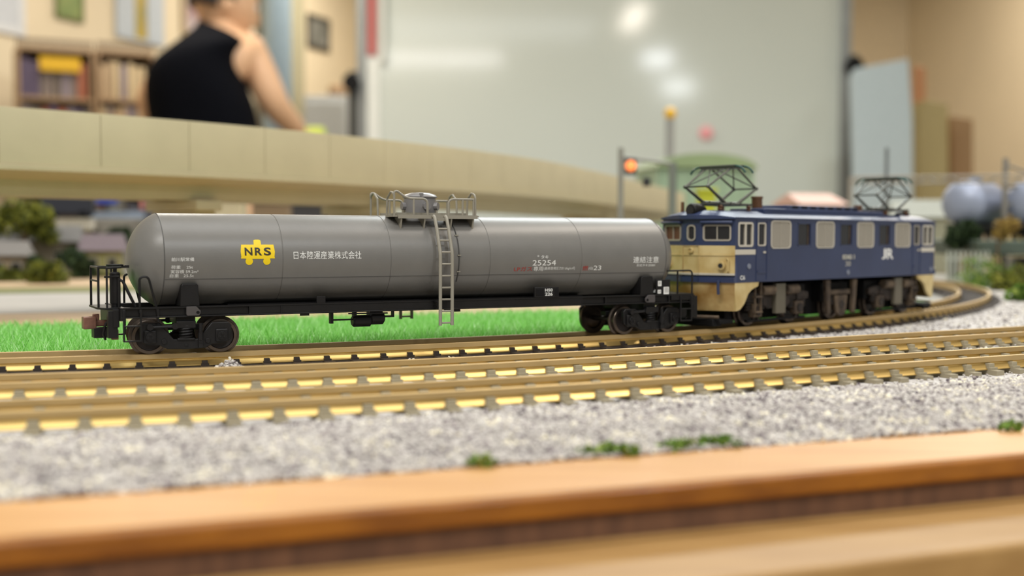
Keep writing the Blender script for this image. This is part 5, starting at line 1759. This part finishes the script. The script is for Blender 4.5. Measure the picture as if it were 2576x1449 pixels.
# yellow-topped stick that stands behind the green hall
q = at(1686, 285, 1150)
t = thing('capped_stick', 'grey upright stick with a round yellow cap behind the green hall', 'stick', (q[0], 1150, TABLE_Z))
obj('shaft', G().tube([(0, 0, 0), (0, 0, q[2] - TABLE_Z - 6)], 4.2, 12), plain('stick_grey', 150, 150, 148), t)
obj('foot', G().lathe([(18, 0), (18, 4), (5, 8), (0, 8)], (0, 0, 0), 'z', 20), plain('stick_grey', 150, 150, 148), t)
obj('cap', G().sph((0, 0, q[2] - TABLE_Z), 6), plain('cap_yellow', 236, 186, 54, 0.3), t)

# pale board, khaki carton and brown box leaning at the right
def slab(name, label, cat, quad, depth, th, m, lean=0.0):
    """upright slab whose corners are seen at the given photo pixels"""
    v = [at(x, y, depth) for x, y in quad]
    zb = FLOOR_Z
    g = G()
    pts = [(p[0], p[2]) for p in v]
    g.prism([(x, z - zb) for x, z in pts], 0, th)
    o = obj(name, g, m, None, 2)
    o.location = (0, depth * S, zb * S)
    return tag(o, label, cat)
slab('pale_board', 'pale blue grey board leaning by the tan wall', 'board', [(2150, 560), (2142, 190), (2152, 172), (2285, 148), (2296, 300), (2300, 1165), (2150, 1165)], 3973, 30, plain('board_paleblue', 178, 188, 190))
slab('khaki_carton', 'tall khaki carton standing behind the pale board', 'carton', [(2312, 1150), (2314, 290), (2330, 250), (2385, 262), (2392, 1150)], 4200, 260, plain('carton_khaki', 168, 150, 104))
slab('brown_carton', 'brown carton standing against the tan wall', 'carton', [(2392, 1130), (2394, 292), (2448, 300), (2450, 1130)], 4376, 240, plain('carton_brown', 158, 126, 90))
slab('red_brown_shadow', 'narrow red brown slab standing in for a shadow behind the pale board', 'board', [(2290, 1120), (2300, 165), (2328, 170), (2330, 1120)], 4500, 20, plain('shadow_redbrown', 172, 122, 84))  # slab coloured as a reddish shadow strip beside the pale board

# left wall: pictures, curtain, cabinets
def on_wall(px_, py_, off=0.0):
    """point of the left wall seen at a photo pixel; off = distance out of the wall"""
    lo, hi = 1300.0, 6200.0
    for _ in range(50):
        m_ = (lo + hi) / 2
        wx = on_left_wall(m_)[0] + off * math.sin(LWA)
        if at(px_, py_, m_)[0] < wx: lo, hi = lo, m_
        else: lo, hi = m_, hi
        # the wall recedes to the right: larger depth means a larger pixel column
    return m_
def wall_depth(px_):
    best, bd = None, 1e9
    for y in np.arange(1500, 6550, 5.0):
        d_ = abs(at(px_, 100, y)[0] - on_left_wall(y)[0])
        if d_ < bd: best, bd = y, d_
    return best
WDIR = Vector((0.412, 1.0)).normalized(); WOUT = Vector((WDIR.y, -WDIR.x))
def wall_frame(t):
    t.rotation_euler = (0, 0, LWA)
def picture(label, x0, x1, ybot, z_top, frame_m, art_m, mount_m=None, fw=40, fb=None):
    """framed picture on the left wall between photo columns x0..x1"""
    d0, d1 = wall_depth(x0), wall_depth(x1)
    p0, p1 = Vector(on_left_wall(d0)), Vector(on_left_wall(d1))
    L = (p1 - p0).length
    zb = at(x0, ybot, d0)[2]
    t = thing('framed_picture', label, 'picture', (p0.x, p0.y, zb), LWA)
    H_ = z_top - zb
    g = G()
    fb = fw if fb is None else fb
    for a in ((0, L, 0, fb), (0, L, H_ - fb, H_), (0, fw, fb, H_ - fb), (L - fw, L, fb, H_ - fb)):
        g.box(a[0], a[1], -12, -2, a[2], a[3])
    obj('frame', g, frame_m, t, 2)
    mw = 0
    if mount_m:
        obj('mount', G().box(fw, L - fw, -12, -4, fw, H_ - fw), mount_m, t)
        mw = (L - 2 * fw) * 0.12
    obj('print', G().box(fw + mw, L - fw - mw, -9, -3, fb + mw, H_ - fb - mw), art_m, t)
    return t
art_green = mat('art_green', rgb(104, 130, 70), 0.5, col2=rgb(140, 150, 84), vscale=9)
art_mix = mat('art_mixed', rgb(120, 126, 84), 0.5, col2=rgb(196, 164, 56), vscale=6)
art_grey = mat('art_grey', rgb(96, 98, 92), 0.5, col2=rgb(136, 136, 130), vscale=10)
picture('white mounted picture at the left end of the wall', -120, 58, 57, 1100, plain('frame_white', 214, 216, 218), plain('art_pale', 196, 200, 206), None, 30)
picture('unframed looking green landscape picture on the cream wall', 138, 208, 43, 1150, plain('frame_green', 104, 112, 62), art_green, None, 14)
picture('large picture with yellow print between pale blue side panels', 288, 408, 92, 1200, plain('frame_paleblue', 184, 192, 200), art_mix, None, 105, 12)
picture('dark framed grey picture beyond the green pilaster', 771, 826, 118, at(795, 40, wall_depth(795))[2], plain('frame_black', 66, 62, 54), art_grey, None, 22)
# pinboard / notice stack behind the person's neck
picture('small notice board partly hidden by the person', 455, 520, 85, 1150, plain('frame_beige', 188, 166, 130), mat('art_notice', rgb(196, 190, 188), 0.6, col2=rgb(120, 60, 70), vscale=6), None, 20)
# curtain
d0, d1 = wall_depth(640), wall_depth(696)
p0, p1 = Vector(on_left_wall(d0)), Vector(on_left_wall(d1))
L = (p1 - p0).length
pts_f, pts_b = [], []
for i in range(61):
    x = L * i / 60
    pts_f.append((x, -70 + 22 * math.sin(i * 1.1))); pts_b.append((x, -62 + 22 * math.sin(i * 1.1)))
t = thing('curtain', 'pale blue grey curtain hanging at the left wall beside the pilaster', 'curtain', (p0.x, p0.y, 0), LWA)
zb = at(660, 250, d0)[2]
obj('cloth', G().hprism(pts_f + pts_b[::-1], zb - 300, 1350), plain('curtain_blue', 150, 166, 176, 0.9), t, smooth=50)
obj('rod', G().tube([(-60, -66, 1370), (L + 60, -66, 1370)], 14, 10), M['alu'], t)

# two open racks with upright books, yellow sign and spindle gallery
bc = [(88, 74, 96), (112, 96, 92), (150, 86, 58), (126, 112, 104), (92, 84, 100), (176, 150, 116), (164, 96, 66), (104, 92, 80), (190, 168, 130), (132, 120, 126)]
cn = ['violet', 'brown', 'rust', 'taupe', 'slate', 'sand', 'orange brown', 'umber', 'cream', 'grey']
ORD = ['first', 'second', 'third', 'fourth', 'fifth', 'sixth', 'seventh', 'eighth', 'ninth', 'tenth', 'eleventh', 'twelfth', 'thirteenth']
r3 = random.Random(5)
wood_b = plain('rack_wood', 150, 122, 90)
def rack(pa, pb, ytop, label, pick, where, wide):
    a_, b_ = at(pa[0], ytop, pa[1]), at(pb[0], ytop, pb[1])
    A_, B_ = Vector(a_[:2]), Vector(b_[:2])
    L = (B_ - A_).length
    ang = math.atan2(B_.y - A_.y, B_.x - A_.x)
    t = thing('book_rack', label, 'rack', (A_.x, A_.y, FLOOR_Z), ang)
    H_ = a_[2] - FLOOR_Z
    BD = 170
    obj('top', G().box(0, L, 0, BD, H_ - 14, H_), wood_b, t, 2)
    shz = [H_ - 14 - 150 * k for k in range(1, 7)]
    for z in shz:
        obj('shelf', G().box(10, L - 10, 4, BD - 8, z - 12, z), wood_b, t, 1)
    for x in (0, L - 10):
        obj('upright', G().box(x, x + 10, 0, BD, 0, H_ - 14), wood_b, t, 1)
    obj('back_panel', G().box(0, L, BD - 8, BD, 0, H_ - 14), plain('rack_back', 120, 98, 74), t)
    n = int(L / 11)
    for k in range(n):
        x = 6 + (L - 12) * k / (n - 1)
        obj('spindle', G().lathe([(3, 0), (2, 5), (4, 12), (2, 18), (0, 20)], (x, 10, H_), 'z', 6), plain('spindle_brown', 96, 74, 56), t)
    obj('gallery_rail', G().box(0, L, 5, 15, H_ + 19, H_ + 25), plain('spindle_brown', 96, 74, 56), t, 1)
    c, s_ = math.cos(ang), math.sin(ang)
    for row in (0, 1):
        x, nth = 13.0, 0
        while x < L - 13 - wide * 0.8 and nth < len(ORD):
            wd = min(r3.uniform(wide * 0.75, wide * 1.25), L - 12 - x); hh = r3.uniform(112, 128); k = r3.choice(pick)
            nth += 1
            bk_ = thing('book', '%s spined book, %s from the left on the %s shelf of the %s' % (cn[k], ORD[nth - 1], ('top', 'second')[row], where), 'book',
                        (A_.x + c * (x + wd / 2) - s_ * 14, A_.y + s_ * (x + wd / 2) + c * 14, FLOOR_Z + shz[row]), ang, 'books in the ' + where)
            obj('cover', G().box(-wd / 2, -wd / 2 + 2, 0, 120, 0, hh).box(wd / 2 - 2, wd / 2, 0, 120, 0, hh).box(-wd / 2, wd / 2, 0, 3, 0, hh), plain('book_%d' % k, *bc[k]), bk_)
            obj('pages', G().box(-wd / 2 + 2, wd / 2 - 2, 3, 116, 3, hh - 3), plain('paper', 214, 206, 186), bk_)
            x += wd + r3.uniform(0.5, 3)
    return A_, ang
A_, ang = rack((40, 3880), (236, 3985), 112, 'dark open rack of books behind the yellow sign', [0, 1, 2, 3, 4, 6, 7, 9], 'dark rack', 25)
rack((243, 4010), (388, 4100), 122, 'pale filled open rack of books beside the person', [5, 8, 8, 9, 5, 3], 'pale rack', 18)
a_, b_ = at(100, 138, 3880), at(205, 180, 3936)
o = obj('yellow_sign', G().box(0, (Vector(b_[:2]) - Vector(a_[:2])).length, -8, -2, b_[2], a_[2]), plain('sign_yellow', 204, 160, 4), None, 1)
c, s_ = math.cos(ang), math.sin(ang)
d0 = (Vector(a_[:2]) - A_).dot(Vector((c, s_)))
o.location = ((A_.x + c * d0) * S, (A_.y + s_ * d0) * S, 0); o.rotation_euler = (0, 0, ang)
tag(o, 'plain yellow sign hung on the front of the dark book rack', 'sign')

# grey-white cabinet in front of the far left wall and things on it
q = at(820, 240, 5412)
xa, xb = at(765, 300, 5412)[0], at(872, 300, 5412)[0]
t = thing('steel_cabinet', 'pale grey steel cabinet below the dark framed picture', 'cabinet', ((xa + xb) / 2, 5412, FLOOR_Z))
hw = (xb - xa) / 2; H_ = q[2] - FLOOR_Z
obj('body', G().box(-hw, hw, 0, 420, 30, H_), plain('cabinet_grey', 184, 188, 190), t, 4)
for k in range(3):
    dz = (H_ - 60) / 3
    dr = obj('drawer', G().box(-hw + 8, hw - 8, -14, 4, 40 + dz * k, 30 + dz * (k + 1)), plain('cabinet_grey', 184, 188, 190), t, 3)
    obj('handle', G().box(-40, 40, -30, -10, 40 + dz * (k + 0.6), 56 + dz * (k + 0.6)), M['alu'], dr, 2)
q2 = at(835, 222, 5412)
o = obj('brown_pot', G().lathe([(34, 0), (46, 30), (40, 62), (28, 70), (0, 70)], (0, 0, 0), 'z', 20), plain('pot_brown', 150, 122, 92), None)
o.location = (q2[0] * S, 5585 * S, q[2] * S); tag(o, 'small brown pot on top of the steel cabinet', 'pot')
# side table in front of the person with a neon green box
q = at(770, 345, 3455)
P0X = at(540, 300, 3455)[0]
t = thing('work_table', 'low work table before the standing person', 'table', (P0X, 3720, FLOOR_Z))
H_ = at(770, 332, 3455)[2] - FLOOR_Z - 12
obj('tabletop', G().box(-400, 420, -50, 350, H_ - 30, H_), plain('table_grey', 170, 160, 150), t, 3)
for x in (-370, 390):
    for y in (-25, 325):
        obj('leg', G().box(x - 20, x + 20, y - 20, y + 20, 0, H_ - 30), M['alu'], t, 2)
xa, xb = at(764, 325, 3650)[0], at(806, 325, 3650)[0]
o = obj('neon_box', G().box(xa, xb, 3690, 3760, FLOOR_Z + H_, at(760, 316, 3650)[2]), plain('neon', 206, 224, 96), None, 3)
tag(o, 'neon yellow green box on the work table by the elbow', 'box')
o = obj('violet_folder', G().box(at(290, 285, 3720)[0], at(345, 285, 3720)[0], 3715, 3830, FLOOR_Z + H_, FLOOR_Z + H_ + 26), plain('folder_violet', 176, 156, 184), None, 2)
tag(o, 'flat violet folder on the work table left of the person', 'folder')

# ------------------------------------------------------------------ the person
PD = 3455.0
def pp(x, y, d=0.0):
    q = at(x, y, PD + d)
    return Vector(q)
person = thing('person', 'person in a black sleeveless top seen from behind, head turned right', 'person', (pp(540, 300)[0], PD, FLOOR_Z))
P0 = Vector((pp(540, 300)[0], PD, FLOOR_Z))
def skin_body(name, nodes, edges, m, parent, root=0, sub=2):
    me = bpy.data.meshes.new(name)
    me.from_pydata([tuple((p - P0) * S) for p, r in nodes], edges, [])
    o = link(name, me, parent)
    sk = o.modifiers.new('skin', 'SKIN')
    sk.use_smooth_shade = True
    bm = bmesh.new(); bm.from_mesh(me)
    lay = bm.verts.layers.skin.verify()
    bm.verts.ensure_lookup_table()
    for v, (p, r) in zip(bm.verts, nodes):
        rr = r if isinstance(r, tuple) else (r, r)
        v[lay].radius = (rr[0] * S, rr[1] * S)
        v[lay].use_root = False
    bm.verts[root][lay].use_root = True
    bm.to_mesh(me); bm.free()
    ss = o.modifiers.new('sub', 'SUBSURF'); ss.levels = sub; ss.render_levels = sub
    me.materials.append(m)
    return o
hip = pp(520, 420)
pelvis = Vector((hip.x, PD + 10, FLOOR_Z + 960))
waist = Vector((pp(512, 330).x, PD, pp(512, 330).z))
chest = Vector((pp(510, 215).x, PD + 10, pp(510, 215).z))
upper = Vector((pp(530, 140).x, PD + 40, pp(530, 140).z))
neck = Vector((pp(545, 82).x, PD + 70, pp(556, 78).z))
nk2 = Vector((pp(552, 48).x, PD + 90, pp(572, 45).z))
rs = pp(634, 142, 70); ls = pp(424, 190, 90)
re = pp(692, 268, 70); rw_ = pp(760, 338, 190)
le = pp(372, 262, 150); lw_ = pp(420, 352, 330)
nodes = [(pelvis, (130, 100)), (waist, (120, 90)), (chest, (115, 90)), (upper, (80, 66)), (neck, (60, 58)), (nk2, (56, 56)),
         (rs, 66), (re, 46), (rw_, 30), (ls, 66), (le, 44), (lw_, 30),
         (pelvis + Vector((95, 0, -110)), 95), (pelvis + Vector((100, 20, -480)), 64), (pelvis + Vector((105, 60, -880)), 44), (pelvis + Vector((110, -30, -925)), 40), 
         (pelvis + Vector((-95, 0, -110)), 95), (pelvis + Vector((-100, 20, -480)), 64), (pelvis + Vector((-105, 60, -880)), 44), (pelvis + Vector((-110, -30, -925)), 40)]
edges = [(0, 1), (1, 2), (2, 3), (3, 4), (4, 5), (3, 6), (6, 7), (7, 8), (3, 9), (9, 10), (10, 11), (0, 12), (12, 13), (13, 14), (0, 16), (16, 17), (17, 18)]
nodes2 = [n for i, n in enumerate(nodes) if i not in (15, 19)]
remap = {o_: i for i, o_ in enumerate([i for i in range(20) if i not in (15, 19)])}
body_o = skin_body('body', nodes2, [(remap[a], remap[b]) for a, b in edges], M['skin'], person)
# head: one lathe-like lump shaped as skull, jaw and face, turned to the right and away
hc = Vector((pp(548, -4).x, PD + 90, pp(548, -4).z))
def head_mesh():
    bm = bmesh.new()
    bmesh.ops.create_icosphere(bm, subdivisions=4, radius=1)
    for v in bm.verts:
        x, y, z = v.co                       # face looks to +x
        X, Y, Z = x * 96, y * 76, z * 112
        if z < -0.1:                         # jaw narrows, back of skull rises into the neck
            k = min(1, (-z - 0.1) / 0.9)
            Y *= 1 - 0.34 * k
            X = X * (1 - 0.12 * k) + 16 * k
        if x > 0.75 and abs(y) < 0.3 and -0.35 < z < 0.12:      # nose
            X += 24 * (1 - abs(y) / 0.3) * (1 - abs(z + 0.16) / 0.3 if abs(z + 0.16) < 0.3 else 0)
        if x > 0.6 and 0.0 < z < 0.22 and 0.14 < abs(y) < 0.5:  # eye sockets
            X -= 7
        if x > 0.7 and -0.62 < z < -0.48 and abs(y) < 0.3:
            X += 5
        v.co = (X * S, Y * S, Z * S)
    me = bpy.data.meshes.new('head')
    bm.to_mesh(me); bm.free()
    me.polygons.foreach_set('use_smooth', [True] * len(me.polygons))
    return me
HY = rad(28)                                 # looks right and a little away from the camera
hd = link('head', head_mesh(), person)
hd.data.materials.append(M['skin'])
hd.location = (hc - P0) * S
hd.rotation_euler = (0, rad(14), HY)
for y in (-30, 30):
    e_ = obj('eye', G().sph((80, y, 12), 12), M['eye'], hd)
    obj('iris', G().sph((90, y, 12), 5), M['iris'], hd)
obj('mouth', G().sph((86, 0, -62), 10, 22, 6), M['lip'], hd)
for y in (-1, 1):
    obj('ear', G().sph((-6, y * 76, -8), 18, 8, 30).sph((-2, y * 80, -6), 11, 6, 20), M['skin'], hd)
# hair: cap over skull down to the nape
bm = bmesh.new()
bmesh.ops.create_icosphere(bm, subdivisions=4, radius=1)
kill = [v for v in bm.verts if (v.co.x > 0.45 and v.co.z < 0.52) or (v.co.z < -0.12 and v.co.x > -0.25) or v.co.z < -0.34 or (v.co.x > 0.2 and v.co.z < 0.2)]
bmesh.ops.delete(bm, geom=kill, context='VERTS')
for v in bm.verts:
    x, y, z = v.co
    n_ = 1 + 0.03 * math.sin(x * 23 + y * 17) * math.cos(z * 19)
    v.co = (x * 108 * S * n_ - 2 * S, y * 88 * S * n_, z * 124 * S * n_ + 2 * S)
me = bpy.data.meshes.new('hair'); bm.to_mesh(me); bm.free()
me.polygons.foreach_set('use_smooth', [True] * len(me.polygons))
hr = link('hair', me, person); me.materials.append(M['hair'])
hr.location = hd.location; hr.rotation_euler = hd.rotation_euler
so = hr.modifiers.new('thick', 'SOLIDIFY'); so.thickness = 0.02; so.offset = -1
# sleeveless top: lofted shell around the torso, open at neck and arms
def loft(name, rings, m, parent, n=40, e=2.4):
    """rings: (px left, px right, py, depth offset, half depth, tilt in z across x)"""
    v, f = [], []
    for (xl, xr, y, do, hd_, tilt) in rings:
        a_, b_ = pp(xl, y, do), pp(xr, y, do)
        c_ = (a_ + b_) / 2
        rx = (b_.x - a_.x) / 2
        for k in range(n):
            t_ = 2 * math.pi * k / n
            cx_, sx_ = math.cos(t_), math.sin(t_)
            X = math.copysign(abs(cx_) ** (2 / e), cx_)
            Y = math.copysign(abs(sx_) ** (2 / e), sx_)
            v.append((c_.x + rx * X - P0.x, c_.y + hd_ * Y - P0.y, c_.z + tilt * X - P0.z))
    for i in range(len(rings) - 1):
        for k in range(n):
            k2 = (k + 1) % n
            f.append((i * n + k, i * n + k2, (i + 1) * n + k2, (i + 1) * n + k))
    f.append(tuple(range(n - 1, -1, -1)))
    f.append(tuple((len(rings) - 1) * n + k for k in range(n)))
    o_ = obj(name, G().raw(v, f), m, parent, smooth=70)
    ss = o_.modifiers.new('sub', 'SUBSURF'); ss.levels = 1; ss.render_levels = 2
    return o_
loft('tank_top', [(382, 658, 560, 10, 150, 0), (386, 654, 430, 10, 142, 0), (388, 652, 335, 6, 138, 0), (374, 640, 270, 6, 148, 0), (371, 618, 215, 6, 154, 0), (384, 600, 170, 8, 154, 2), (410, 606, 140, 14, 148, 6), (446, 618, 118, 22, 134, 0), (478, 624, 100, 34, 114, -12), (496, 620, 88, 44, 98, -16), (500, 610, 80, 52, 86, -18), (504, 596, 72, 60, 76, -18), (508, 580, 68, 64, 66, -16)], M['black_cloth'], person)
tr_nodes = [(pelvis + Vector((0, 0, 20)), (172, 132)), (pelvis + Vector((95, 0, -110)), 104), (pelvis + Vector((100, 20, -480)), 76), (pelvis + Vector((105, 60, -860)), 60), (pelvis + Vector((-95, 0, -110)), 104), (pelvis + Vector((-100, 20, -480)), 76), (pelvis + Vector((-105, 60, -860)), 60)]
skin_body('trousers', tr_nodes, [(0, 1), (1, 2), (2, 3), (0, 4), (4, 5), (5, 6)], M['denim'], person)
for x in (-105, 105):
    p = pelvis + Vector((x, 90, -925)) - P0
    obj('shoe', G().sph((p.x, p.y, 38), 46, 125, 38), M['black_dull'], person)
# hands: palm with five bent fingers resting on the table
for (wr_, dr_) in ((rw_, (re, rw_)), (lw_, (le, lw_))):
    d = (dr_[1] - dr_[0]).normalized()
    sd = d.cross(Vector((0, 0, 1))).normalized()
    nodes = [(wr_, (30, 22)), (wr_ + d * 48, (40, 17)), (wr_ + d * 84, (42, 15))]
    edges = [(0, 1), (1, 2)]
    hand = skin_body('hand', nodes, edges, M['skin'], person)
    for k, ln in ((-1.5, 66), (-0.5, 80), (0.5, 76), (1.5, 58)):
        b_ = wr_ + d * 74 + sd * (k * 20)
        fn_ = [(b_, 10), (b_ + d * ln * 0.45, 9.5), (b_ + d * ln * 0.78 + Vector((0, 0, -14)), 9), (b_ + d * ln * 0.95 + Vector((0, 0, -32)), 8)]
        skin_body('finger', fn_, [(0, 1), (1, 2), (2, 3)], M['skin'], hand, sub=1)
    b_ = wr_ + d * 26 - sd * 30
    skin_body('thumb', [(b_, 13), (b_ + d * 28 - sd * 22, 11), (b_ + d * 56 - sd * 26 + Vector((0, 0, -10)), 9)], [(0, 1), (1, 2)], M['skin'], hand, sub=1)
